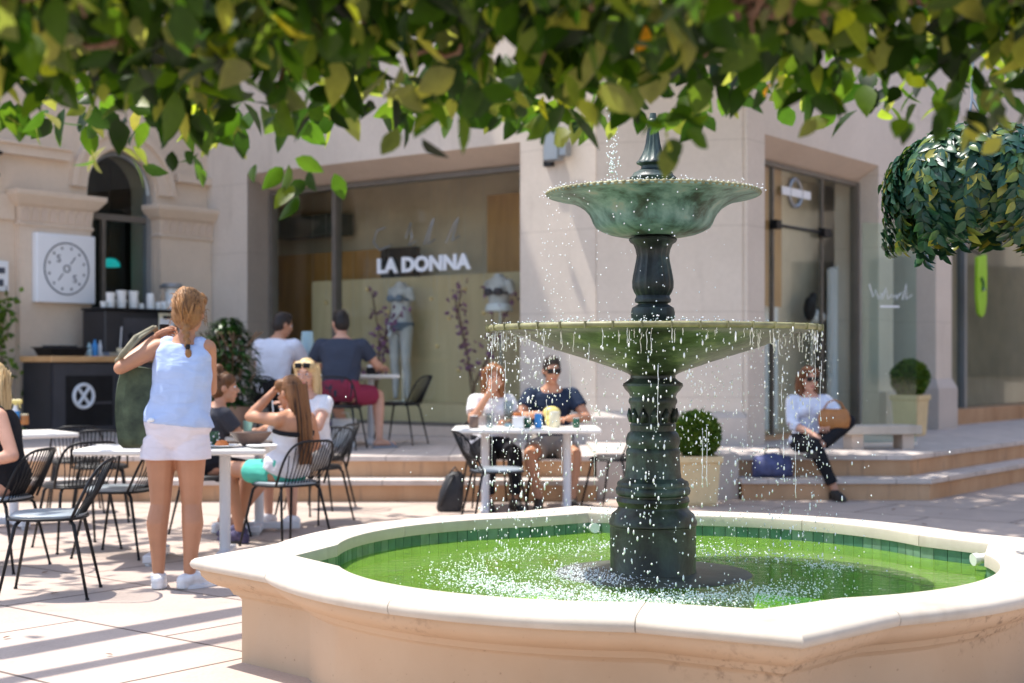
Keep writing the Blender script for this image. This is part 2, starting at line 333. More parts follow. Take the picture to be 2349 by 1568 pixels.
# projecting edge strip beside the doorway, plinths
b=mbf(RW); b.bb(.02,.42,-.05,.0,TZ,BH); b.build('pilaster_strip',M['wall'],CB)
b=mbf(FP); b.bb(-.06,1.62,-.07,0,TZ,.70); b.loft([[(-.06,-.07,.70),(1.62,-.07,.70),(1.62,0,.70),(-.06,0,.70)],[(-.01,-.015,.76),(1.57,-.015,.76),(1.57,0,.76),(-.01,0,.76)]]); b.build('plinth',M['plinth'],CB)
b=mbf(LD); b.bb(-.1,.79,-.06,0,TZ,.70); b.build('plinth',M['plinth'],CB)
b=mbf(LD); b.bb(5.37,6.44,-.07,0,TZ,.70); b.build('plinth',M['plinth'],CB)
b=mbf(RW); b.bb(3.68,4.16,-.1,0,TZ,.92); b.build('plinth',M['plinth'],CB)
# splayed reveals
b=mbf(LD)
b.add([(.80,0,TZ),(.80,0,3.8),(.80,.45,3.62),(.80,.45,TZ),(.795,0,TZ),(.795,0,3.8),(.795,.45,3.8),(.795,.45,TZ)],[(0,1,2,3),(4,7,6,5)])
b.prism([(.80,.0),(5.36,.0),(5.36,.001),(.80,.001)],3.795,3.80)
b.add([(.80,.002,3.8),(5.5,.002,3.8),(5.5,.46,3.60),(.80,.46,3.60),(.80,.46,3.81),(5.5,.46,3.81)],[(0,1,2,3),(0,3,4),(1,5,2),(0,4,5,1),(3,2,5,4)])
b.build('window_reveal',M['reveal'],CB)
b=mbf(RW); b.add([(.42,.002,3.8),(3.67,.002,3.8),(3.67,.31,3.60),(.42,.31,3.60),(.42,.31,3.81),(3.67,.31,3.81)],[(0,1,2,3),(0,3,4),(1,5,2),(0,4,5,1),(3,2,5,4)])
b.build('door_reveal',M['reveal'],CB)
def text(body,size,m,ext=.01,offset=0.0,align='CENTER',shear=0):
    c=bpy.data.curves.new('t','FONT'); c.body=body; c.size=size; c.extrude=ext; c.offset=offset; c.align_x=align; c.shear=shear; c.resolution_u=4
    o=bpy.data.objects.new('t',c); col.objects.link(o); dg=bpy.context.evaluated_depsgraph_get(); dg.update()
    me=bpy.data.meshes.new_from_object(o.evaluated_get(dg)); bpy.data.objects.remove(o); bpy.data.curves.remove(c); me.materials.clear(); me.materials.append(m); return me
def place_text(name,me,fr,o,x,y,z,parent,rot=0,sx=1):
    t=bpy.data.objects.new(name,me); col.objects.link(t); t.parent=parent
    t.matrix_local=Matrix.Translation(-V(o))@fr@Matrix.Translation((x,y,z))@Matrix.Rotation(R(90),4,'X')@Matrix.Rotation(rot,4,'Z')@Matrix.Diagonal((sx,1,1,1)); return t
# --- La Donna window
b=mbf(LD); b.bb(.81,5.8,.43,.445,.52,3.60); SW=b.build('shop_window',M['glass'],CB)
b=mbf(LD); b.bb(1.99,2.06,.38,.50,.52,3.60); b.build('mullion',M['darkframe'],SW)
b=mbf(LD); b.bb(.80,.86,.38,.50,.52,3.60); b.bb(.86,5.7,.38,.50,3.54,3.598); b.bb(.86,5.7,.40,.50,.52,.56); b.build('window_frame',M['darkframe'],SW)
b=mbf(LD); b.bb(.80,5.7,.30,.52,TZ,.518); b.build('sill',M['reveal'],SW)
me=text('LA DONNA',.245,M['signwhite'],.012,.012); xs=[v.co.x for v in me.vertices]; w=max(xs)-min(xs)
lt=place_text('lettering',me,LD,bo,3.535,.40,2.43,SW,0,1.53/w)
b=mbf(LD)
for x0,z0,pts in ((3.0,2.72,[(0,.28),(-.14,.25),(-.2,.1),(-.1,0),(.1,.05)]),(3.35,2.75,[(0,.1),(.08,.28),(.1,.1),(.05,0),(.16,.05)]),(3.65,2.75,[(0,.0),(.12,.26),(.16,.32),(.06,.0),(.18,.06)]),(4.0,2.75,[(0,0),(.14,.24),(.2,.3),(.1,.02),(.22,.08)])):
    b=mbf(LD); b.tube([(x0+p-.1,.415,z0+q) for p,q in pts],.011,5); b.build('script_letter',M['alu'],SW)
# --- shop interior
b=mbf(LD); b.bb(-.6,6.6,1.9,2.0,TZ,4.1); b.bb(-.65,-.6,.5,2.0,TZ,4.1); b.bb(-.65,6.6,.5,2.0,3.95,4.1); b.build('interior_wall',M['interior'],CB)
b=mbf(LD); b.bb(-.6,6.6,.52,1.9,TZ,.50); b.build('interior_floor',M['interior_l'],CB)
b=mbf(LD); b.bb(-.5,1.85,1.5,1.57,.5,2.85); b.build('wood_panelling',M['panelwood'],CB)
b=mbf(LD); b.bb(3.68,4.9,1.5,1.56,2.35,3.45); b.build('wood_panelling',M['panelwood'],CB)
b=mbf(LD); b.bb(.84,6.2,1.15,1.21,.5,2.42); b.build('display_screen',M['lightwood'],CB)
b=mbf(LD); b.bb(.84,6.2,.55,1.14,.5,.78); b.build('display_plinth',M['lightwood'],CB)
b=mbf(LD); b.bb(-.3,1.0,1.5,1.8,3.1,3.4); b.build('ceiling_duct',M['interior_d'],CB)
b=mbf(LD); b.bb(1.86,2.45,1.45,1.6,2.42,2.85); b.build('dark_shelf_sign',M['black'],CB)
# --- door on the right wing
b=mbf(RW); b.bb(.43,3.66,.295,.305,.46,3.60); DR=b.build('glass_door',M['glass'],CB)
b=mbf(RW); b.bb(1.27,1.31,.28,.33,.46,3.6); b.bb(2.60,2.635,.28,.33,.46,3.6); b.bb(3.60,3.67,.25,.36,.46,3.60); b.bb(.42,3.60,.26,.34,3.545,3.597); b.build('door_frame',M['darkframe'],DR)
b=mbf(RW); b.bar((1.27,.25,2.88),(2.62,.25,2.88),.018); b.bb(1.22,1.34,.2,.29,2.83,2.93); b.bb(2.50,2.7,.2,.29,2.83,2.93); b.build('door_rail',M['black'],DR)
b=mbf(RW); b.tube([(1.86+.16*math.cos(k*PI/12),.285,3.30+.16*math.sin(k*PI/12)) for k in range(24)],.028,6,closed=True); b.build('emblem_ring',M['alu'],DR)
b=mbf(RW); b.bb(1.48,2.24,.262,.275,3.25,3.345); b.build('emblem_bar',M['signwhite'],DR)
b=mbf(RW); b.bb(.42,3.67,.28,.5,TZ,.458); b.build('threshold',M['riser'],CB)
b=mbf(RW); b.bb(.3,5.0,1.0,1.1,TZ,3.7); b.bb(.3,5.0,.45,1.1,3.66,3.72); b.bb(.3,5.0,.5,1.0,TZ,.45); b.build('interior_wall',M['interior_l'],CB)
b=mbf(RW); b.bb(1.2,1.78,.42,.46,1.95,3.6); b.build('wood_panelling',M['panelwood'],CB)
for x0,x1,z in ((1.46,1.95,2.06),(3.45,4.1,2.5)):
    b=mbf(RW); n=9
    top=[(x0+(x1-x0)*i/n,.55,z+(.07 if i%2 else -.03)*random.uniform(.4,1)) for i in range(n+1)]
    b.loft([[(p[0],p[1]+.03*math.sin(i*2.1),.5) for i,p in enumerate(top)]+[(p[0],p[1]+.05,.5) for p in top[::-1]],[p for p in top]+[(p[0],p[1]+.05,p[2]) for p in top[::-1]]])
    b.build('window_drape',M['signwhite'],CB)
# dark glazing beyond the door, then the far pilaster and shopfront
b=mbf(RW); b.bb(4.15,5.6,.42,.45,TZ,3.9); b.build('dark_glazing',M['darkgrey'],CB)
b=mbf(RW); b.bb(5.0,5.6,-.25,.5,TZ,3.9); b.build('far_pilaster',M['wall'],CB)
b=mbf(RW); b.bb(4.94,5.66,-.31,.5,TZ,.95); b.loft([[(4.94,-.31,.95),(5.66,-.31,.95),(5.66,.5,.95),(4.94,.5,.95)],[(5.0,-.25,1.08),(5.6,-.25,1.08),(5.6,.5,1.08),(5.0,.5,1.08)]]); b.build('plinth',M['plinth'],CB)
b=mbf(RW); b.bb(5.6,17,.30,.315,.62,3.3); FS=b.build('shopfront_window',M['darkglass'],CB)
b=mbf(RW)
for x in (5.62,6.6,7.5): b.bb(x,x+.1,.24,.36,.62,3.3)
b.bb(5.6,17,.24,.36,3.3,3.4); b.build('window_frame',M['alu'],FS)
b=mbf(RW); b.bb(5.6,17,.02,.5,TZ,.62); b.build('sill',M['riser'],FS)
b=mbf(RW); b.bb(5.6,17,.3,.5,3.4,3.9); b.build('fascia',M['signwhite'],CB)
b=mbf(RW); b.bb(5.6,17,1.6,1.7,TZ,3.9); b.build('interior_wall',M['interior'],CB)
b=mbf(RW); b.bb(5.9,6.4,.9,1.3,.5,1.7); b.bb(6.8,7.3,.8,1.3,.5,1.4); b.build('counter',M['alu'],CB)
mb=MB(); mb.M=T0; mb.prism([(-4.3,19.9),(.7,15.9),(2.6,15.6),(9.5,24.5),(4,34),(-6,30)],BH-.4,BH-.1); mb.build('roof',M['plinth'],CB)
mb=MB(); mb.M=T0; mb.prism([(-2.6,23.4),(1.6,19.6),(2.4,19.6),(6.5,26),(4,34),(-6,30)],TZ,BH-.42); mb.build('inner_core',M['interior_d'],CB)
# spotlight on the facade
b=mbf(LD,(0,0,0)); 
p=LD@V((5.86,0,3.68)); SP=empty('wall_floodlight',p,math.atan2(-.6112,.7915),'small grey floodlight fixed high on the facade left of the upper bowl','light fitting')
b=MB(); b.bb(-.13,-.02,-.06,0,-.2,.2); b.build('back_plate',M['black'],SP)
b=MB(); b.rbox((.06,-.13,.02),(.2,.13,.36),.02); b.build('lamp_housing',M['alu'],SP)
b=MB(); b.rbox((.2,-.11,-.04),(.10,.12,.16),.015); b.bar((-.05,-.05,.0),(.05,-.1,.0),.02); b.build('bracket',M['alu'],SP)

# ================================================================== ARCHED BUILDING (left)
ao=V((-7.2,15.65,0)); AB=empty('arched_building',ao,0,'cream stone building with a round arched window between fluted pilaster capitals','building')
def mba(): b=MB(); b.M=Matrix.Translation(-ao)@AW; return b
XC,SR,SZ=3.58,.53,3.49
b=mba(); b.bb(-3,3.05,0,.5,TZ,SZ); b.bb(4.11,5.3,0,.5,TZ,SZ); b.bb(-3,.6,0,.5,SZ+SR+.25,5.6); b.bb(.6,5.3,0,.5,SZ+SR+.25,16.05)  # unseen upper wall: height and low left end shaped for the shadow it casts
# spandrels around the arch
n=16; arc=[(XC+SR*math.cos(PI*k/n),SZ+SR*math.sin(PI*k/n)) for k in range(n+1)]
def arcwall(b,arc,xl,xr,zt,y0,y1):
    for (xa,za),(xb,zb) in zip(arc,arc[1:]):
        q=[(xa,za),(xb,zb),(xb,zt),(xa,zt)]; b.loft([[(x,y0,z) for x,z in q],[(x,y1,z) for x,z in q]])
    b.bb(arc[0][0],xr,y0,y1,SZ,zt); b.bb(xl,arc[-1][0],y0,y1,SZ,zt)
arcwall(b,arc,-3,5.3,SZ+SR+.25,0,.5); b.build('facade_wall',M['wall_arch'],AB)
b=mba()
for r0,r1,d in ((SR+.03,SR+.20,.05),(SR+.20,SR+.27,.09)):
    for k in range(n):
        a0,a1=PI*k/n,PI*(k+1)/n; q=[(XC+r*math.cos(a),SZ+r*math.sin(a)) for r,a in ((r0,a0),(r1,a0),(r1,a1),(r0,a1))]
        b.loft([[(x,-d,z) for x,z in q],[(x,0,z) for x,z in q]])
b.build('archivolt',M['wall_arch'],AB)
b=mba(); b.bb(-3,2.75,-.10,0,3.78,3.90); b.bb(4.42,5.05,-.10,0,3.70,3.80); b.loft([[(-3,-.14,3.9),(2.75,-.14,3.9),(2.75,0,3.9),(-3,0,3.9)],[(-3,-.14,3.93),(2.75,-.14,3.93),(2.75,0,3.96),(-3,0,3.96)]]); b.build('string_course',M['wall_arch'],AB)
def pil(x0,x1,name='pilaster'):
    b=mba(); b.bb(x0,x1,-.10,.001,TZ,2.95); o=b.build(name,M['wall_arch'],AB)
    b=mba(); prof=[(2.93,.11),(2.96,.13),(2.98,.11),(3.0,.105),(3.17,.12),(3.19,.15),(3.21,.17),(3.30,.235),(3.33,.24),(3.36,.24)]
    rings=[]
    for z,e in prof: d=e; rings.append([(x0-(e-.1),-d,z),(x1+(e-.1),-d,z),(x1+(e-.1),.12,z),(x0-(e-.1),.12,z)])
    b.loft(rings); o2=b.build('capital',M['wall_arch'],o)
    b=mba(); nf=int((x1-x0)/.115)
    for i in range(nf):
        xc=x0+(i+.5)*(x1-x0)/nf; w=(x1-x0)/nf*.36
        b.loft([[(xc-w,-.118,3.0),(xc+w,-.118,3.0),(xc+w,-.10,3.0),(xc-w,-.10,3.0)],[(xc-w,-.130,3.12),(xc+w,-.130,3.12),(xc+w,-.1,3.12),(xc-w,-.1,3.12)],[(xc-w*.3,-.140,3.165),(xc+w*.3,-.140,3.165),(xc+w*.3,-.1,3.165),(xc-w*.3,-.1,3.165)]])
    b.build('flutes',M['reveal'],o2)
    return o
pil(2.03,3.04); pil(4.12,4.98)
b=mba(); b.bb(-3,2.0,-.04,0,3.0,3.3); b.build('frieze',M['wall_arch'],AB)
arc2=[(XC+SR*math.cos(PI*k/n),SZ+SR*math.sin(PI*k/n)) for k in range(n+1)]
b=mba(); q=[(XC-SR,TZ)]+[(x,z) for x,z in arc2[::-1]]+[(XC+SR,TZ)]
b.loft([[(x,.15,z) for x,z in q],[(x,.162,z) for x,z in q]]); AWN=b.build('arched_window',M['darkglass'],AB)
b=mba(); b.tube([(XC+(SR-.03)*math.cos(PI*k/n),.12,SZ+(SR-.03)*math.sin(PI*k/n)) for k in range(n+1)],.04,6); b.bb(XC+SR-.075,XC+SR-.001,.08,.16,TZ,SZ); b.bb(XC-SR+.001,XC-SR+.06,.08,.16,TZ,SZ); b.build('window_frame',M['alu'],AWN)
b=mba(); b.bb(XC-SR+.06,XC+SR-.07,.09,.148,3.12,3.2); b.bb(XC-.24,XC-.18,.09,.148,TZ,3.12); b.build('glazing_bar',M['darkframe'],AWN)
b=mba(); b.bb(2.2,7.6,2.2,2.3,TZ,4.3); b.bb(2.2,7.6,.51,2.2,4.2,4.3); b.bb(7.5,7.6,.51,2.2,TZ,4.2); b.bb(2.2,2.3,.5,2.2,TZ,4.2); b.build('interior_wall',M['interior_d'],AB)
mb=MB(); mb.M=Matrix.Translation(-ao); mb.prism([(-4.2,19.9),(-6.8,16.4),(-11.5,20),(-8,25)],15.7,16.0); mb.prism([(-6.9,16.3),(-9.2,13.4),(-14,17),(-11.6,19.9)],5.3,5.6); mb.build('roof',M['plinth'],AB)
# building across the plaza on the right, outside the view: it is what the shop glass mirrors
no=V((15,9,0)); NB=empty('plaza_building',no,0,'plain building across the plaza, right of the view','building'); b=MB(); b.bb(0,6,-8,22,0,8.5); b.build('wall',M['wall'],NB)
for y in range(-6,21,4):
    for z in (1.0,4.6):
        b=MB(); b.bb(-.05,.02,y,y+2.2,z,z+2.4); b.build('window',M['darkgrey'],NB)
p=AW@V((3.86,.62,2.60)); CL=empty('pendant_lamp',p,0,'turquoise glowing pendant lamp seen through the dark arched window','lamp')
t=NT('lit_turquoise'); t.b.inputs['Base Color'].default_value=(.02,.4,.4,1); t.b.inputs['Emission Color'].default_value=(.01,.55,.55,1); t.b.inputs['Emission Strength'].default_value=.35
b=MB(); b.lathe([(.02,.08),(.07,.07),(.12,.02),(.13,-.03),(.11,-.035)],20); b.build('lamp_shade',t.m,CL,True)
b=MB(); b.bar((0,0,.1),(0,0,1.3),.008); b.build('cord',M['black'],CL)
# square clock sign
sg=V((-7.2,15.65,0)); p=AW@V((2.605,-.10,2.44)); SG=empty('square_wall_sign',p,math.atan2(.79,.61),'square white wall sign with a thin ring of ticks and the letters S O S','sign')
b=MB(); b.rbox((0,-.055,0),(.84,.11,.84),.02); sb=b.build('sign_box',M['signwhite'],SG,True,40)
b=MB(); b.tube([(.315*math.cos(k*PI/24),-.112,.315*math.sin(k*PI/24)) for k in range(48)],.009,5,closed=True)
for k in range(12):
    a=k*PI/6+.26; b.box((.255*math.cos(a),-.112,.255*math.sin(a)),(.022,.006,.030))
b.bar((.055,-.112,.06),(.12,-.112,.145),.007); b.bar((-.055,-.112,-.06),(-.12,-.112,-.145),.007); b.build('dial_ring',M['ink'],SG)
for ch,x,z in (('S',-.115,.075),('O',0,-.045),('S',.115,-.165)):
    me=text(ch,.135,M['ink'],.003,0); o=bpy.data.objects.new('letter',me); col.objects.link(o); o.parent=SG; o.location=(x,-.114,z); o.rotation_euler=(R(90),0,0)
p=AW@V((1.55,0,2.3)); s2=empty('narrow_wall_sign',p,math.atan2(.79,.61),'narrow white sign with dark marks at the far left edge','sign')
b=MB(); b.bb(-.35,.35,-.06,0,-.16,.20); b.build('sign_board',M['signwhite'],s2)
b=MB(); b.bb(.10,.28,-.068,-.061,-.1,-.02); b.bb(.10,.3,-.068,-.061,.05,.12); b.build('sign_marks',M['ink'],s2)
p=AW@V((1.62,0,3.62)); s3=empty('wall_lantern',p,math.atan2(.79,.61),'small black and white lantern above the ledge at the far left edge','light fitting')
b=MB(); b.rbox((0,-.1,.14),(.26,.16,.04),.01); b.rbox((0,-.1,-.12),(.2,.14,.04),.01); b.build('lantern_cap',M['black'],s3)
b=MB(); b.rbox((0,-.1,0),(.17,.12,.2),.02); b.build('lantern_glass',M['signwhite'],s3)

# ================================================================== FOUNTAIN
FC=V((.627,6.40,0)); TH=R(7.5)
def outline(tip,rj,aj,mid,ns=5,na=26):
    pts=[]
    for k in range(4):
        th=TH+k*PI/2; j0=V((rj*math.cos(-R(aj)),rj*math.sin(-R(aj)))); j1=V((j0.x,-j0.y)); tp=V((tip,0)); loc=[]
        for i in range(ns): loc.append(j0.lerp(tp,i/ns))
        for i in range(ns): loc.append(tp.lerp(j1,i/ns))
        e=V((-j0.y*-1 if 0 else j1.y,j1.x)) # mirrored joint across the 45-degree line
        m=V((mid*math.cos(PI/4),mid*math.sin(PI/4))); c=(j1+e)/2; h=(e-j1).length/2; sg=(m-c).length
        rad=(h*h+sg*sg)/(2*sg); dr=(m-c).normalized(); cen=m-dr*rad; a0=math.atan2((j1-cen).y,(j1-cen).x); a1=math.atan2((e-cen).y,(e-cen).x)
        if a1<a0: a1+=2*PI
        for i in range(na): a=a0+(a1-a0)*i/na; loc.append(cen+V((math.cos(a),math.sin(a)))*rad)
        pts+= [(p.x*math.cos(th)-p.y*math.sin(th),p.x*math.sin(th)+p.y*math.cos(th)) for p in loc]
    return pts
OI=outline(1.57,1.43,14,1.475); OC=outline(2.02,1.745,15,1.745); OW=outline(1.80,1.555,13,1.575); OIL=outline(1.585,1.445,14,1.49)
def ring(A,B,f,z): return [(a[0]*(1-f)+b[0]*f,a[1]*(1-f)+b[1]*f,z) for a,b in zip(A,B)]
FT=empty('tiered_fountain',FC,0,'three tier verdigris bronze fountain rising from a quatrefoil stone basin of green water','fountain')
b=MB(); b.loft([ring(OW,OC,f,z) for f,z in ((0,0),(0,.27),(.06,.285),(.16,.292),(.20,.305),(.24,.318),(.45,.330),(.66,.352),(.78,.376),(.80,.392),(.80,.40))]+[ring(OIL,OC,.02,.40),ring(OIL,OC,.02,0)],cap=False); b.build('basin_wall',M['basin'],FT,True,35)
PRF=[(0,.402),(.9,.401),(.965,.405),(.99,.415),(1.0,.427),(.985,.44),(.95,.450),(.88,.4555),(.5,.459),(.06,.458),(.01,.454),(0,.445)]
def stone(idx):
    b=MB(); secs=[]
    for q,i in enumerate(idx):
        k=i%len(OI); p=(OI[k],OC[k])
        if q in(0,len(idx)-1):                       # a hairline joint at either end
            k2=(idx[1] if q==0 else idx[-2])%len(OI); p=[(V(p[e]).lerp(V((OI,OC)[e][k2]),.0018/max(.02,(V((OI,OC)[e][k2])-V(p[e])).length))) for e in (0,1)]
        secs.append([(p[0][0]*(1-f)+p[1][0]*f,p[0][1]*(1-f)+p[1][1]*f,z) for f,z in PRF])
    b.loft(secs); b.build('coping_stone',M['coping'],FT,True,40)
for q in range(4): stone(list(range(q*36,q*36+11))); stone(list(range(q*36+10,q*36+24))); stone(list(range(q*36+23,q*36+37)))
b=MB(); n=len(OIL); b.k=0
for i in range(0,n):
    p,q=V(OIL[i]),V(OIL[(i+1)%n])
    d=(q-p); L=d.length; k=max(1,round(L/.11)); 
    nn=V((-d.y,d.x)).normalized()*.006
    for j in range(k):
        a=p.lerp(q,j/k)+d.normalized()*.002; c=p.lerp(q,(j+1)/k)-d.normalized()*.002
        for z0,z1 in ((.03,.215),(.22,.404)):
            b.loft([[(a.x,a.y,z0),(c.x,c.y,z0),(c.x,c.y,z1),(a.x,a.y,z1)],[(a.x+nn.x,a.y+nn.y,z0),(c.x+nn.x,c.y+nn.y,z0),(c.x+nn.x,c.y+nn.y,z1),(a.x+nn.x,a.y+nn.y,z1)]])
b.build('tile_lining',M['tile'],FT)
b=MB(); b.loft([[(x,y,.02) for x,y in OIL],[(x,y,.404) for x,y in OIL]],cap=False); b.build('tile_grout',M['grout'],FT)
b=MB(); b.add([(x*1.02,y*1.02,.05) for x,y in OI],[tuple(range(len(OI)))]); b.build('basin_floor',M['poolfloor'],FT)
def lathe_part(name,prof,m,n=72,wob=None,parent=FT,cap=True): b=MB(); b.lathe(prof,n,cap=cap,wob=wob); return b.build(name,m,parent,True,38)
lathe_part('plinth_disc',[(.43,.05),(.445,.07),(.445,.342),(.43,.352),(.20,.358)],M['disc'])
k0=1.4777; kk=.00084
def cz(y): return k0-kk*y
lathe_part('column_base',[(.193,.10),(.193,cz(1365)),(.194,cz(1330)),(.190,cz(1320)),(.191,cz(1090)),(.196,cz(1085)),(.196,cz(1068)),(.188,cz(1052)),(.183,cz(1030)),(.160,cz(1008)),(.153,cz(990)),(.157,cz(975)),(.163,cz(962)),(.160,cz(945)),(.154,cz(938)),(.154,cz(930))],M['wetbase'])
lathe_part('column_shaft',[(.154,cz(931)),(.164,cz(922)),(.167,cz(905)),(.163,cz(890)),(.158,cz(884)),(.160,cz(870)),(.155,cz(858)),(.140,cz(850)),(.127,cz(838)),(.122,cz(800)),(.118,cz(720)),(.121,cz(706)),(.118,cz(690)),(.112,cz(680)),(.120,cz(655)),(.120,cz(632)),(.112,cz(605)),(.100,cz(590)),(.101,cz(572)),(.103,cz(560)),(.097,cz(550)),(.098,cz(500)),(.101,cz(455)),(.108,cz(440)),(.108,cz(428)),(.101,cz(410)),(.107,cz(392)),(.122,cz(374)),(.134,cz(352)),(.132,cz(340)),(.112,cz(325)),(.100,cz(312)),(.100,cz(285))],M['colbase'])
# leaf ornaments round the collar
b=MB()
for k in range(12):
    a=k*PI/6; d=V((math.cos(a),math.sin(a),0)); t_=V((-d.y,d.x,0))
    for w,z0,z1 in ((.022,cz(545),cz(470)),):
        b.loft([[d*.095+t_*w+V((0,0,z0)),d*.095-t_*w+V((0,0,z0)),d*.106-t_*w*.4+V((0,0,z0))],[d*.100+t_*w+V((0,0,(z0+z1)/2)),d*.100-t_*w+V((0,0,(z0+z1)/2)),d*.116+V((0,0,(z0+z1)/2))],[d*.103+t_*w*.2+V((0,0,z1)),d*.103-t_*w*.2+V((0,0,z1)),d*.109+V((0,0,z1))]])
b.build('leaf_collar',M['colbase'],FT,True)
LB=lathe_part('lower_bowl',[(r_*.968,z_) for r_,z_ in [(.08,1.21),(.115,1.236),(.135,1.2445),(.20,1.266),(.27,1.289),(.335,1.309),(.396,1.327),(.455,1.344),(.506,1.361),(.56,1.384),(.606,1.405),(.66,1.416),(.735,1.4215),(.754,1.4255),(.762,1.434),(.758,1.443),(.745,1.446),(.70,1.442),(.60,1.422),(.40,1.36),(.10,1.31)]],M['bowl2'],96)
b=MB(); b.tube([(.729*math.cos(k*PI/48),.729*math.sin(k*PI/48),1.4365) for k in range(96)],.0125,8,closed=True)
for k in range(40): a=k*PI/20; b.box((.733*math.cos(a),.733*math.sin(a),1.4365),(.024,.006,.028),a)
b.build('rim',M['rim'],LB,True,50)
b=MB(); b.lathe([(.0,1.433),(.712,1.433)],64,cap=False); b.build('bowl_water',M['water'],LB)
def z1(y): return 2.4352-.000687*y
def c1(h): return h*.000687
lathe_part('upper_column',[(c1(120),z1(1420)),(c1(140),z1(1385)),(c1(142),z1(1350)),(c1(135),z1(1320)),(c1(110),z1(1304)),(c1(95),z1(1296)),(c1(97),z1(1290)),(c1(115),z1(1284)),(c1(118),z1(1266)),(c1(110),z1(1251)),(c1(105),z1(1240)),(c1(118),z1(1220)),(c1(130),z1(1190)),(c1(131),z1(1150)),(c1(125),z1(1110)),(c1(115),z1(1060)),(c1(105),z1(1010)),(c1(102),z1(980)),(c1(110),z1(940)),(c1(128),z1(908)),(c1(148),z1(895)),(c1(156),z1(880)),(c1(152),z1(868)),(c1(120),z1(858)),(c1(110),z1(845))],M['darkbronze'],60,lambda a,i: (.0028*math.cos(16*a) if 9<i<19 else 0))
UB=lathe_part('upper_bowl',[(r_*.962,z_) for r_,z_ in [(.06,z1(850)),(c1(225),z1(858)),(c1(290),z1(845)),(c1(340),z1(826)),(c1(380),z1(803)),(c1(400),z1(775)),(c1(412),z1(745)),(c1(430),z1(712)),(c1(460),z1(680)),(c1(500),z1(655)),(c1(560),z1(630)),(c1(630),z1(612)),(c1(690),z1(603)),(c1(712),z1(596)),(c1(716),z1(588)),(c1(708),z1(578)),(c1(690),z1(578)),(c1(600),z1(596)),(c1(450),z1(640)),(c1(350),z1(740)),(.05,z1(790))]],M['verdigris'],96,lambda a,i:(.0022*math.cos(28*a) if 3<i<11 else 0))
b=MB()
for k in range(88):
    a=k*2*PI/88; b.ell((c1(679)*math.cos(a),c1(679)*math.sin(a),z1(583)),(.013,.013,.010),6,5)
b.tube([(c1(673)*math.cos(k*PI/48),c1(673)*math.sin(k*PI/48),z1(586)) for k in range(96)],.010,6,closed=True)
b.build('beaded_rim',M['rim'],UB,True)
b=MB(); b.lathe([(0,z1(592)),(c1(612),z1(592))],48,cap=False); b.build('bowl_water',M['water'],UB)
lathe_part('finial',[(c1(60),z1(720)),(c1(100),z1(600)),(c1(150),z1(490)),(c1(150),z1(476)),(c1(132),z1(462)),(c1(126),z1(446)),(c1(100),z1(434)),(c1(78),z1(420)),(c1(76),z1(402)),(c1(88),z1(394)),(c1(106),z1(386)),(c1(104),z1(377)),(c1(88),z1(362)),(c1(72),z1(335)),(c1(56),z1(300)),(c1(44),z1(255)),(c1(37),z1(200)),(c1(34),z1(150)),(c1(44),z1(130)),(c1(40),z1(110)),(c1(24),z1(95)),(c1(20),z1(60))],M['darkbronze'],48,lambda a,i:(.003*math.cos(12*a) if 10<i<17 else 0))
# nozzles in the pool wall, as in the photo: one at the rear notch, one at the right
for p,d in ((G(1362,1212,.375)-FC,V((.2,-.95,.1))),(G(2243,1283,.40)-FC,V((-.9,-.25,-.1)))):
    b=MB(); d.normalize(); p=V(p); b.tube([p-d*.12,p+d*.005],.022,14); b.tube([p+d*.0,p+d*.025],.028,14); b.build('spout',M['white'],FT,True,40)
# water
b=MB(); b.loft([[(x*f+FC.x,y*f+FC.y,.348) for x,y in OI] for f in (.999,.8,.6,.4,.2,.02)],cap=False); tag(b.build('water',M['water'],smooth=True),kind='structure')
# ================================================================== SPRAY AND FOAM
rs=random.Random(11)
ICO=None
def ico():
    b=bmesh.new(); bmesh.ops.create_icosphere(b,subdivisions=1,radius=1); vs=[v.co.copy() for v in b.verts]; b.verts.index_update(); fs=[[v.index for v in f.verts] for f in b.faces]; b.free(); return vs,fs
IV,IF=ico()
class Drops:
    def __init__(s): s.v=[]; s.f=[]
    def add(s,p,r,st=1.0):
        k=len(s.v); s.v+=[(p[0]+q.x*r,p[1]+q.y*r,p[2]+q.z*r*st) for q in IV]; s.f+=[[i+k for i in f] for f in IF]
    def build(s,name,m):
        me=bpy.data.meshes.new(name); me.from_pydata(s.v,[],s.f); me.materials.append(m); me.polygons.foreach_set('use_smooth',[True]*len(me.polygons)); o=bpy.data.objects.new(name,me); col.objects.link(o); tag(o,kind='stuff'); return o
D=Drops()
def clump(a): return .12+.88*max(0,noise.noise(V((math.cos(a)*5,math.sin(a)*5,3.1)))*1.6+.35)
while len(D.v)<12*2600:                        # curtain falling from the rim of the lower bowl
    a=rs.uniform(0,2*PI)
    if rs.random()>clump(a): continue
    u=rs.random()**1.35; z=1.42-u*1.06; r=.733+.035*math.sqrt(u)*rs.uniform(-1,2.2)+rs.gauss(0,.012+.05*u)
    D.add((FC.x+r*math.cos(a),FC.y+r*math.sin(a),z),rs.choice((.0014,.0018,.0022,.0027,.0034,.0042)),rs.choice((1.1,1.4,1.8,2.4,3.2)))
for i in range(300):                           # stray spray around the fountain
    a=rs.uniform(0,2*PI); r=abs(rs.gauss(.5,.35))+.12; z=rs.uniform(.4,1.3)
    D.add((FC.x+r*math.cos(a),FC.y+r*math.sin(a),z),rs.choice((.0018,.0025,.003,.0036)),rs.uniform(1,1.5))
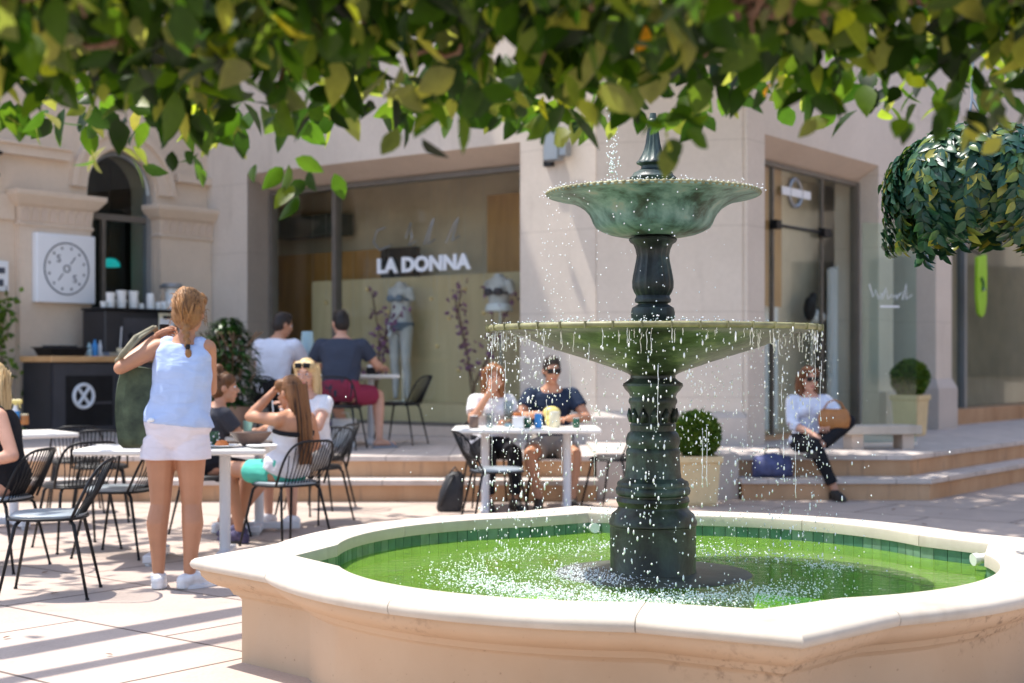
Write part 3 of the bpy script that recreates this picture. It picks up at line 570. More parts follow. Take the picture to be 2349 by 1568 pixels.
for i in range(190):                           # trickle from the upper bowl
    a=rs.choice((PI*1.05,PI*1.2,PI*1.45))+rs.gauss(0,.35); z=rs.uniform(1.45,2.04); r=.473+rs.gauss(0,.02)
    D.add((FC.x+r*math.cos(a),FC.y+r*math.sin(a),z),rs.choice((.002,.0028,.0036)),1.2)
for i in range(150):                           # the jet's falling string left of the finial
    z=rs.uniform(2.03,2.45); D.add((FC.x-.185+rs.gauss(0,.016),FC.y-.1+rs.gauss(0,.02),z),rs.choice((.0026,.0034,.0044)),1.3)
for i in range(420):                           # water dancing on the bowl rims
    a=rs.uniform(PI*.8,PI*1.75); D.add((FC.x+.5*rs.uniform(.6,1.5)*math.cos(a),FC.y+.5*rs.uniform(.6,1.5)*math.sin(a),1.446+abs(rs.gauss(0,.012))),rs.choice((.002,.003,.004)))
for i in range(330):
    a=rs.uniform(0,2*PI); r=.452+rs.gauss(0,.02); D.add((FC.x+r*math.cos(a),FC.y+r*math.sin(a),z1(572)+abs(rs.gauss(0,.009))),rs.choice((.002,.003,.0035)))
D.build('water_spray',M['drops'])
mb=MB()
for i in range(110):                           # threads of water clinging under the lower rim
    a=rs.uniform(0,2*PI); r=.721-rs.random()**2*.14; z=1.424-(.721-r)*.13; L=rs.uniform(.02,.09); x,y=FC.x+r*math.cos(a),FC.y+r*math.sin(a); pts=[]
    for k in range(6): pts.append((x+rs.gauss(0,.0016),y+rs.gauss(0,.0016),z-L*k/5))
    mb.tube(pts,[rs.uniform(.0008,.0022) for _ in pts],5)
for i in range(40):                            # thin broken streams falling from the rim
    a=rs.uniform(0,2*PI)
    if rs.random()>clump(a)+.15: continue
    z=rs.uniform(.9,1.42); L=rs.uniform(.06,.30); r=.735+.03*(1.42-z)+rs.gauss(0,.006); x,y=FC.x+r*math.cos(a),FC.y+r*math.sin(a)
    mb.tube([(x+rs.gauss(0,.0012),y+rs.gauss(0,.0012),z-L*k/7) for k in range(8)],[rs.uniform(.0005,.0017) for _ in range(8)],5)
o=mb.build('water_threads',M['drops'],smooth=True); tag(o,kind='stuff')
D=Drops()
def foam(n,ca,sa,r0,sr,zs,sizes):
    for i in range(n):
        a=R(ca)+rs.gauss(0,R(sa)); r=r0+rs.gauss(0,sr); D.add((FC.x+r*math.cos(a),FC.y+r*math.sin(a),.349+abs(rs.gauss(0,zs))),rs.choice(sizes),rs.uniform(.7,1.2))
foam(2300,242,26,.82,.10,.016,(.0018,.0024,.0032,.0042))
foam(800,275,22,.80,.10,.016,(.0018,.0025,.0034,.0042)); foam(1500,203,26,.36,.10,.010,(.0016,.0022,.003,.0036)); foam(500,300,25,.72,.10,.012,(.002,.003,.004))
foam(900,205,30,.84,.10,.012,(.002,.003,.004)); foam(420,65,28,.82,.12,.014,(.002,.003,.004,.005)); foam(420,120,30,.82,.12,.02,(.002,.003)); foam(160,10,5,.85,.06,.008,(.002,.003))
D.build('water_foam',M['foam'])

# ================================================================== LEAVES, TREES, PLANTS
def leaf(mb,p,d,up,L,W,fold=.25,curl=.2):
    # a pointed oval blade, folded along its midrib
    d=d.normalized(); s=d.cross(up); s=s.normalized() if s.length>1e-5 else V((1,0,0)); n=s.cross(d).normalized()
    st=((0,.02),(.18,.34),(.42,.5),(.68,.38),(.88,.16),(1,.0)); mid=[]; lf=[]; rt=[]
    for t,w in st:
        c=p+d*(L*t)-n*(L*curl*t*t); mid.append(c); h=W*w; lf.append(c-s*h+n*(h*fold*2)); rt.append(c+s*h+n*(h*fold*2))
    vs=mid+lf+rt; fs=[]
    for i in range(5):
        fs.append((i,i+1,6+i+1,6+i)); fs.append((i,12+i,12+i+1,i+1))
    mb.add(vs,fs)
rl=random.Random(5)
def rdir(g=0.0):
    v=V((rl.gauss(0,1),rl.gauss(0,1),rl.gauss(0,1)-g)); return v.normalized()
M['vine']=leafmat('overhead_leaves',[(0,(.004,.010,.002)),(.3,(.012,.034,.004)),(.55,(.030,.068,.008)),(.74,(.050,.088,.011)),(.84,(.13,.145,.055)),(.93,(.20,.205,.085)),(.965,(.10,.14,.02)),(.992,(.24,.27,.03)),(1,(.40,.19,.03))],.45,4.8)
M['topiary']=leafmat('box_leaves',[(0,(.05,.11,.012)),(.5,(.09,.17,.02)),(1,(.18,.26,.03))],.25,1.5)
M['fig']=leafmat('blue_green_leaves',[(0,(.012,.048,.034)),(.5,(.024,.080,.048)),(.82,(.05,.12,.05)),(.93,(.15,.20,.04)),(1,(.32,.29,.05))],.18,1.6,.3)
M['shrub']=leafmat('dark_shrub_leaves',[(0,(.012,.04,.012)),(.6,(.03,.085,.022)),(1,(.08,.15,.04))],.25,1.6,.35)
# overhanging tree close to the camera: trunk stands left of the view
OT=empty('overhanging_tree',(-2.9,2.6,0),0,'broad leafy canopy hanging across the foreground above the plaza','tree')
ot=V((-2.9,2.6,0)); mb=MB(); mb.M=Matrix.Translation(-ot)
def low(x,y): return 1.96+.09*noise.noise(V((x*1.7,y*1.5,1.2)))+.06*noise.noise(V((x*5,y*4,7)))+.02*max(0,x-.2)-.015*min(1,max(0,-x/y*3.2-.10)*2.2)
def browny(x): return min(1,max(0,(x-.45)/.15))*min(1,max(0,(1.02-x)/.15))
cnt=0
while cnt<9200:
    x=rl.uniform(-1.75,1.75); y=rl.uniform(1.75,3.75); z0=low(x,y); z=z0+(abs(rl.gauss(0,.20)) if cnt<5000 else rl.uniform(.20,.85))
    if z>2.9: continue
    if y<3.15 and rl.random()<.97*browny(x*3/y) and z>z0+.05: continue
    if noise.noise(V((x*3.1,y*2.5,z*4+5)))<-.34: continue
    d=V((rl.gauss(0,.7),rl.gauss(0,.7),-rl.random()*1.3-.05)); L=rl.choice((rl.uniform(.045,.08),rl.uniform(.07,.125)))
    leaf(mb,V((x,y,z)),d,rdir(-.9),L,L*rl.uniform(.52,.70),rl.uniform(.05,.3),rl.uniform(-.1,.35)); cnt+=1
cnt=0
while cnt<3000:                 # dense inner layer
    x=rl.uniform(-1.75,1.85); y=rl.uniform(3.0,3.72); z=low(x,y)+rl.uniform(.10,.62)
    d=V((rl.gauss(0,.7),rl.gauss(0,.7),-rl.random()*1.3-.05)); L=rl.uniform(.07,.12); leaf(mb,V((x,y,z)),d,rdir(-.9),L,L*.62,.12,.2); cnt+=1
for i in range(420):            # sunlit fringe at the far edge
    x=rl.uniform(-1.65,1.75); y=rl.uniform(3.72,4.25); z=low(x,y)+.10*(y-3.7)+abs(rl.gauss(0,.10))-.01
    d=V((rl.gauss(0,.7),rl.gauss(0,.5),-rl.random()*1.2-.1)); L=rl.uniform(.06,.105); leaf(mb,V((x,y,z)),d,rdir(-.9),L,L*.6,.12,.2)
# sprays of younger leaves hanging lower
for (x,y,z,nl) in ((-.60,3.85,1.80,6),(-.56,3.9,1.775,2),(-.80,3.8,1.86,7),(-1.05,3.8,1.83,7),(-.16,3.0,1.84,7),(.12,2.9,1.86,6),(.33,3.0,1.79,10),(.95,3.1,1.82,8),(.70,3.15,1.86,5),(-.24,3.2,1.83,4),(1.0,3.0,1.84,8)):
    for k in range(nl):
        d=V((rl.gauss(0,.7),rl.gauss(0,.5),-rl.uniform(.2,1))); L=rl.uniform(.06,.095); leaf(mb,V((x+rl.gauss(0,.05),y+rl.gauss(0,.05),z-rl.uniform(-.03,.05))),d,rdir(-.5),L,L*.55,.15,.15)
mb.build('crown',M['vine'],OT,True,norm=False)
mb=MB(); mb.M=Matrix.Translation(-ot)
mb.tube([(-2.9,2.6,0),(-2.88,2.62,.9),(-2.8,2.6,1.7),(-2.6,2.62,2.15),(-2.1,2.66,2.36),(-1.2,2.7,2.44),(0,2.75,2.46),(1.2,2.8,2.42),(1.9,2.85,2.36)],[.15,.12,.11,.09,.07,.06,.05,.04,.02],10); mb.build('trunk',M['bark'],OT,True)
mb=MB(); mb.M=Matrix.Translation(-ot)
for i in range(2100):
    if i<1750: y=rl.uniform(1.9,3.0); x=rl.gauss(.74,.16)*y/3
    else: x=rl.uniform(-1.7,1.7); y=rl.uniform(2.0,3.6)
    z=low(x,y)+rl.uniform(.03,.55); p=V((x,y,z)); pts=[p]; d=rdir(.1)
    for k in range(4): d=(d+rdir()*.5+V((0,0,-.12))).normalized(); p=p+d*rl.uniform(.03,.07); pts.append(p)
    if min(q.z-low(q.x,q.y) for q in pts)<-.02: continue
    mb.tube(pts,[.0075,.007,.006,.005,.0035],5)
mb.build('twigs',M['twig'],OT,True)
# unseen tree added to shade the right paving: trunk outside the frame, limbs reach over the right of the plaza
ST=empty('unseen_shade_tree',(6.3,11.2,0),0,'unseen tree added right of the view to shade the right hand paving','tree'); so=V((6.3,11.2,0))
mb=MB(); mb.M=Matrix.Translation(-so)
mb.tube([(6.3,11.2,0),(6.25,11.25,1.5),(6.1,11.4,3.2),(5.4,11.9,4.8),(4.2,12.6,6.0),(2.6,13.2,6.6),(.6,13.3,6.8)],[.22,.19,.17,.14,.10,.07,.04],10); mb.tube([(6.1,11.4,3.2),(5.9,12.6,5.0),(5.5,14.0,6.3)],[.14,.1,.05],8); mb.tube([(6.1,11.4,3.2),(5.5,10.5,5.2),(4.2,10.4,6.3)],[.14,.1,.05],8); mb.build('trunk',M['bark'],ST,True)
mb=MB(); mb.M=Matrix.Translation(-so)
for i in range(8200):
    x,y,z=rl.uniform(-.9,4.8),rl.gauss(13.25,.95),rl.gauss(6.3,.45)
    if z<5.2 or x<-.6+.5*noise.noise(V((y*1.5,z*1.5,2))): continue
    L=rl.uniform(.16,.27); leaf(mb,V((x,y,z)),rdir(.2),rdir(-.5),L,L*.62,.1,.1)
mb.build('crown',M['vine'],ST,True,norm=False)
# unseen tree added off frame left, boughs placed to cast shade bands on the paving
LT=empty('unseen_bough_tree',(-6.2,7.6,0),0,'unseen tree added left of the view, boughs set to throw streaks of shade','tree'); lo_=V((-6.2,7.6,0)); mb=MB(); mb.M=Matrix.Translation(-lo_)
mb.tube([(-6.2,7.6,0),(-6.15,7.65,2),(-5.9,7.9,4.2)],[.16,.13,.11],10)
for path,r in (([(-5.9,7.9,4.2),(-5.6,7.3,4.8),(-4.93,8.08,4.9),(-3.53,9.88,4.95),(-2.8,10.9,5.2)],.13),([(-5.9,7.9,4.2),(-5.0,6.0,4.55),(-4.09,7.08,4.65),(-3.26,8.16,4.65),(-2.5,9.15,4.8)],.15),([(-5.9,7.9,4.2),(-5.0,6.0,4.45),(-4.0,6.35,4.6),(-3.1,7.5,4.65),(-2.3,8.5,4.75)],.085),([(-5.9,7.9,4.2),(-5.2,9.4,4.9),(-4.4,10.3,5.2),(-3.0,11.8,5.4)],.08),([(-5.9,7.9,4.2),(-5.5,9.8,5.2),(-4.6,11.6,5.7),(-3.6,12.9,5.9)],.09)):
    mb.tube(path,[r*(1-.45*i/(len(path)-1)) for i in range(len(path))],8)
mb.build('trunk',M['bark'],LT,True)
mb=MB(); mb.M=Matrix.Translation(-lo_)
for (cx,cy,cz_,sx,sy,n_) in ((-4.6,9.0,5.3,.35,.3,34),(-3.9,10.2,5.4,.45,.35,75),(-3.1,11.6,5.6,.5,.4,150),(-4.6,11.9,5.9,.6,.4,170),(-4.9,7.6,5.1,.35,.22,20),(-2.6,12.6,5.8,.5,.35,110),(-3.3,9.3,5.3,.4,.2,26)):
    for i in range(n_):
        L=rl.uniform(.14,.24); leaf(mb,V((rl.gauss(cx,sx),rl.gauss(cy,sy),rl.gauss(cz_,.2))),rdir(.2),rdir(-.5),L,L*.6,.1,.1)
mb.build('crown',M['vine'],LT,True,norm=False)

def ballleaves(mb,c,r,n,L0,squash=1):
    for i in range(n):
        d=rdir(); rr=r*(rl.random()**.18)*(1+.06*noise.noise(d*3)); p=V(c)+V((d.x,d.y,d.z*squash))*rr; L=rl.uniform(.7,1.3)*L0
        leaf(mb,p,(d+rdir()*.9),rdir(-.3),L,L*.6,.15,.1)
def topiary(name,x,y,z,hpot,wpot,rb,label,rz=0,potmat='pot'):
    e=empty(name,(x,y,z),rz,label,'potted plant','clipped box balls in square pots')
    b=MB(); w=wpot/2; prof=[(w*.72,0),(w*.80,.03),(w*.93,hpot-.07),(w*.97,hpot-.065),(w*1.04,hpot-.05),(w*1.04,hpot),(w*.9,hpot),(w*.88,hpot-.04)]
    rings=[]
    for q,zz in prof: rings.append([(-q,-q,zz),(q,-q,zz),(q,q,zz),(-q,q,zz)])
    b.loft(rings); b.build('pot',M[potmat],e)
    b=MB(); b.bb(-w*.86,w*.86,-w*.86,w*.86,hpot-.08,hpot-.03); b.build('soil',M['soil'],e)
    b=MB(); ballleaves(b,(0,0,hpot+rb*.93),rb,2600,.045); b.ell((0,0,hpot+rb*.93),(rb*.82,)*3); b.build('foliage',M['topiary'],e,False,norm=False)
p=P(1598,1145,13.05); topiary('potted_topiary',p.x,p.y,0,.45,.38,.20,'bright green clipped box ball in a square sandstone pot behind the fountain column',.1)
p=P(2088,985,17.6); topiary('potted_topiary',p.x,p.y,TZ,.50,.36,.215,'shaded dark box ball in a square pot beside the far pilaster on the terrace',.9)
# hanging basket at right
hb=V((2.06,6.35,2.05)); HB=empty('hanging_plant',hb,0,'bushy blue green trailing plant hanging from grey cords at the right edge','hanging plant')
b=MB(); b.lathe([(.05,-.10),(.14,-.07),(.18,.03),(.19,.08),(.17,.08),(.05,.0)],20); b.build('basket',M['twig'],HB,True)
b=MB()
for k in range(4):
    a=k*PI/2+.5; b.tube([(.17*math.cos(a),.17*math.sin(a),.08),(.07*math.cos(a),.07*math.sin(a),.26),(-.03,0,.40)],.006,5)
b.tube([(-.03,0,.40),(-.02,0,.9),(.0,0,1.2)],.007,5); b.build('cord',M['alu'],HB)
b=MB()
for i in range(300):                       # trailing shoots, leaves set in ranks down each shoot
    a=rl.uniform(0,2*PI); th=rl.uniform(.15,1.5); Ls=rl.uniform(.14,.46) if i%5 else rl.uniform(.4,.54); rho=rl.uniform(.70,1.14); up=V((0,0,1)); dth=.026/.30; nst=int(Ls/.026)
    for k in range(nst):
        th+=dth; tt=min(th,2.45); rx=.345*rho*(1+.10*noise.noise(V((math.cos(a)*2,math.sin(a)*2,1)))); o_=V((math.cos(a),math.sin(a),0)); p=o_*(rx*math.sin(min(tt,1.75)))+V((0,0,.255*rho*math.cos(tt)-max(0,th-2.45)*.15))
        t2=(o_*math.cos(tt)*.345+V((0,0,-math.sin(tt)*.27))).normalized(); 
        if tt>1.6: t2=(t2*.3+V((0,0,-1))).normalized()
        out=(o_*math.sin(tt)+V((0,0,math.cos(tt)))).normalized(); s_=t2.cross(out).normalized()
        for sg in (-1,1):
            L=rl.uniform(.055,.08); leaf(b,p+rdir()*.008,s_*sg*.75+t2*.75+out*.22+rdir()*.28,out+rdir()*.3,L,L*.54,.12,.3)
b.build('foliage',M['fig'],HB,True,norm=False)
# bushy plant in a tub behind the seated group, and the climber at the left edge
p=P(524,1035,14.6); e=empty('potted_shrub',(p.x,p.y,TZ),0,'leafy dark green shrub in a dark tub between the coffee cart and the window','potted plant')
b=MB(); b.lathe([(.17,0),(.20,.02),(.24,.42),(.25,.45),(.22,.45),(.2,.38)],24); b.build('tub',M['brownbowl'],e,True,40)
b=MB()
for i in range(40): b.tube([(rl.gauss(0,.05),rl.gauss(0,.05),.4),(rl.gauss(0,.14),rl.gauss(0,.12),.8),(rl.gauss(0,.2),rl.gauss(0,.15),1.2)],.006,4)
b.build('stem',M['bark'],e)
b=MB()
for i in range(1000):
    t_=rl.random(); rr=.30*math.sin(PI*min(1,.15+.85*t_))**.6; a=rl.uniform(0,2*PI); q=math.sqrt(rl.random()); p=V((rr*q*math.cos(a),rr*q*math.sin(a),.42+t_*.92)); L=rl.uniform(.07,.13)
    leaf(b,p,V((math.cos(a)*.7,math.sin(a)*.7,rl.uniform(-.5,.5))),V((0,0,1)),L,L*.5,.1,.3)
b.build('foliage',M['shrub'],e,True,norm=False)
p=AW@V((1.72,-.12,0)); e=empty('climbing_plant',(p.x,p.y,TZ),0,'thin green climber with round leaves on the wall at the far left edge','plant')
b=MB()
for i in range(5): b.tube([(rl.gauss(0,.05),0,0)]+[(rl.gauss(0,.07),rl.gauss(0,.02),z*.45) for z in range(1,5)],.006,4)
b.build('stem',M['bark'],e)
b=MB()
for i in range(240):
    z=rl.choice((rl.gauss(1.25,.16),rl.gauss(1.6,.1),rl.gauss(.85,.2),rl.gauss(.5,.2))); L=rl.uniform(.06,.10); leaf(b,V((rl.gauss(0,.11),rl.gauss(-.03,.06),z)),rdir(.3),rdir(-.3),L,L*.8,.1,.2)
b.build('foliage',M['topiary'],e,True,norm=False)

b=MB()
for i in range(46):                            # a few fallen leaves and scraps on the paving
    x,y=(rl.uniform(1.5,6),rl.uniform(9.5,13)) if i%2 else (rl.uniform(-3.2,.6),rl.uniform(6.3,13))
    if (x-FC.x)**2+(y-FC.y)**2<5: continue
    L=rl.uniform(.03,.06); a=rl.uniform(0,6.3); leaf(b,V((x,y,.006)),V((math.cos(a),math.sin(a),.05)),V((0,0,1)),L,L*.55,.15,-.1)
tag(b.build('fallen_leaves',M['twig'],None,True,norm=False),kind='stuff')
# ================================================================== PEOPLE
def skin(name,c):
    t=NT(name); t.l(t.ramp(t.noise(9,3),[(.3,tuple(x*.92 for x in c)),(.7,tuple(x*1.06 for x in c))]),t.b.inputs['Base Color']); t.set(Roughness=.5); t.b.inputs['Subsurface Weight'].default_value=.0; return t.m
M['skin_tan']=skin('tanned_skin',(.48,.225,.125)); M['skin_pale']=skin('fair_skin',(.60,.32,.22)); M['skin_mid']=skin('warm_skin',(.53,.255,.15))
M['eye']=mat('dark_eye',(.03,.02,.015),.2); M['lip']=mat('lips',(.45,.13,.11),.4)
def hairm(name,c1,c2):
    t=NT(name); co=t.mapping(t.coord(),(60,60,7)); n=t.noise(1.0,5,co,.7,.6); g=t.n('ShaderNodeNewGeometry'); a_=t.n('ShaderNodeMath',operation='MULTIPLY_ADD'); t.l(g.outputs['Random Per Island'],a_.inputs[0]); a_.inputs[1].default_value=.55; s_=t.n('ShaderNodeMath',operation='MULTIPLY'); t.l(n,s_.inputs[0]); s_.inputs[1].default_value=.62; t.l(s_.outputs[0],a_.inputs[2]); t.l(t.ramp(a_.outputs[0],[(.28,c1),(.78,c2)]),t.b.inputs['Base Color']); t.set(Roughness=.45); t.b.inputs['Specular IOR Level'].default_value=.3; t.bump(n,.6,.006); return t.m
M['h_blond']=hairm('sandy_blond_hair',(.085,.038,.016),(.42,.21,.08)); M['h_pale']=hairm('pale_blond_hair',(.38,.24,.10),(.72,.53,.28)); M['h_dark']=hairm('black_hair',(.010,.008,.008),(.035,.025,.022))
M['h_brown']=hairm('brown_ombre_hair',(.03,.014,.010),(.20,.085,.03)); M['h_aub']=hairm('auburn_hair',(.13,.045,.018),(.36,.16,.065))
def cloth(name,c,s=40,bump=.25):
    t=NT(name); fo=t.noise(7,4,t.mapping(t.coord(),(1,1,2.6)),.55,1.2); t.l(t.ramp(fo,[(.3,tuple(x*.92 for x in c)),(.7,tuple(min(1,x*1.04) for x in c))]),t.b.inputs['Base Color']); t.set(Roughness=.85); t.b.inputs['Specular IOR Level'].default_value=.2
    bp=t.bump(fo,bump,.035); return t.m
M['c_blue']=cloth('pale_blue_jersey',(.47,.58,.84)); M['c_white']=cloth('white_cotton',(.80,.78,.80)); M['c_navy']=cloth('navy_cotton',(.022,.034,.065)); M['c_char']=cloth('charcoal_navy_cotton',(.045,.055,.085))
M['c_burg']=cloth('burgundy_shorts',(.30,.035,.075)); M['c_black']=cloth('black_fabric',(.016,.016,.02)); M['c_teal']=cloth('teal_fabric',(.10,.52,.40)); M['c_grey']=cloth('dark_grey_fabric',(.05,.05,.06)); M['c_stone']=cloth('stone_shorts',(.36,.33,.30)); M['c_white2']=cloth('off_white_shorts',(.78,.72,.78)); M['c_blouse']=cloth('white_blouse',(.74,.77,.90))
M['shoe_w']=mat('white_sneaker_leather',(.78,.78,.80),.5,.06,20); M['shoe_p']=mat('dark_purple_mesh',(.055,.045,.11),.7,.3,60); M['shoe_b']=mat('black_shoe',(.02,.02,.02),.5); M['flip']=mat('grey_flip_flop',(.25,.28,.33),.6)
FEM=[(-.14,.095,.085),(-.05,.150,.112),(.08,.172,.122),(.2,.158,.112),(.36,.128,.098),(.5,.128,.100),(.64,.142,.112),(.78,.150,.110),(.88,.150,.095),(.95,.115,.078),(1.0,.062,.060),(1.06,.050,.054)]
MAL=[(-.14,.10,.09),(-.05,.150,.115),(.08,.165,.120),(.2,.160,.115),(.36,.155,.112),(.5,.160,.115),(.64,.175,.122),(.78,.188,.122),(.88,.185,.104),(.95,.135,.085),(1.0,.072,.066),(1.06,.058,.060)]
def prof(T,t):
    for (a,x,y),(b,u,v) in zip(T,T[1:]):
        if t<=b: k=max(0,(t-a)/(b-a)); return x+(u-x)*k,y+(v-y)*k
    return T[-1][1:]
def torso(mb,J,t0,t1,inf=0,ns=14,n=22,nz=0,flare=0):
    H,N=V(J['hip']),V(J['neck']); C=(H+N)/2+V(J.get('slouch',(0,0,0))); T=MAL if J['male'] else FEM; rings=[]; k=J.get('wide',1)
    for i in range(ns):
        t=t0+(t1-t0)*i/(ns-1); p=H*(1-t)**2+C*2*t*(1-t)+N*t*t; s=((C-H)*2*(1-t)+(N-C)*2*t).normalized()
        tw=R(J.get('twist',0))*max(0,min(1,t)); r=V((math.cos(tw),math.sin(tw),0)); r=(r-s*r.dot(s)).normalized(); f=s.cross(r); a,b=prof(T,t); fl=flare*max(0,1-(t-t0)/(.35))
        lo=J.get('loose',0)*math.sin(PI*max(0,min(1,t/.8))) if inf>0 else 0; a=a*k+inf+fl+lo; b=b*k+inf+fl+lo; ring=[]
        for j in range(n):
            an=2*PI*j/n; ca,sa=math.cos(an),math.sin(an); q=V((math.copysign(abs(ca)**.85,ca)*a,math.copysign(abs(sa)**.85,sa)*b,0)); w=1+nz*noise.noise(V((ca*2.2,sa*2.2,t*6)))+(.022*math.sin(30*t+4*ca+2*sa)*max(0,1-abs(t-.3)/.3) if inf>0 else 0)
            ring.append(p+r*q.x*w+f*q.y*w)
        rings.append(ring)
    mb.loft(rings)
def joints(J):
    H,N=V(J['hip']),V(J['neck']); tw=R(J.get('twist',0)); r=V((math.cos(tw),math.sin(tw),0)); s=(N-V(J['hip'])-V(J.get('slouch',(0,0,0)))).normalized()
    sw=J.get('sw',.185 if J['male'] else .155); dz=J.get('sd',.065)
    J.setdefault('shL',tuple(N-r*sw-s*dz)); J.setdefault('shR',tuple(N+r*sw-s*dz)); hw=.092 if not J['male'] else .095; hx=V((1,0,0))
    J.setdefault('hjL',tuple(H-hx*hw)); J.setdefault('hjR',tuple(H+hx*hw))
def hand(w,d,pn,curl=.5,side=1,sz=1.0,spread=1.0):
    # five fingered hand: palm plate, four fingers of unequal length bent at the knuckles, thumb from the side of the palm
    d=V(d).normalized(); pn=V(pn); pn=(pn-d*pn.dot(d)).normalized(); lat=d.cross(pn)*side; mb=MB(); w=V(w); k=sz
    for o in (-.028,-.010,.010,.028): mb.chain([(w+lat*o*.7*k-d*.01,.013*k),(w+d*.045*k+lat*o*k,.014*k),(w+d*.088*k+lat*o*1.1*k,.0115*k)],8)
    for o,L in ((-.031,.062),(-.0105,.076),(.0105,.082),(.031,.072)):
        p=w+d*.090*k+lat*o*1.1*k; a=.25*curl; pts=[(p,.0095*k)]
        for q,f in ((.45,1.0),(.32,1.1),(.23,.8)):
            dd=d*math.cos(a)+pn*math.sin(a)+lat*o*2.2*spread; p=p+dd.normalized()*L*q*k; pts.append((p,.0092*k-.0018*len(pts)*k*.5)); a+=curl*f
        mb.chain(pts,8)
    t0=w+d*.022*k+lat*.030*k; dd=(d*.75+lat*.62+pn*.35).normalized(); d2=(d*.9+lat*.18+pn*.4*(.5+curl)).normalized()
    mb.chain([(t0,.014*k),(t0+dd*.042*k,.012*k),(t0+dd*.042*k+d2*.030*k,.0105*k),(t0+dd*.042*k+d2*.055*k,.0085*k)],8)
    return mb
def headmat(J):
    return Matrix.Translation(V(J['head']))@Matrix.Rotation(R(J.get('hyaw',0)),4,'Z')@Matrix.Rotation(R(J.get('roll',0)),4,'Y')@Matrix.Rotation(R(J.get('pitch',0)),4,'X')
def limb_pts(J,s):
    A=[V(J[k+s]) for k in ('sh','el','wr')]; m=1.14 if J['male'] else 1
    return [(A[0],.052*m),(A[0].lerp(A[1],.35),.047*m),(A[1],.037*m),(A[1].lerp(A[2],.25),.040*m),(A[2],.026*m)]
def leg_pts(J,s):
    A=[V(J[k+s]) for k in ('hj','kn','an')]; m=1.06 if J['male'] else 1; q=J.get('legr',1)*m; b=V(J.get('calf'+s,(0,0,0)))
    return [(A[0],.088*q),(A[0].lerp(A[1],.3),.083*q),(A[0].lerp(A[1],.75),.063*q),(A[1],.054*q),(A[1].lerp(A[2],.28)+b,.059*q),(A[1].lerp(A[2],.62)+b*.5,.044*q),(A[2],.033*q)]
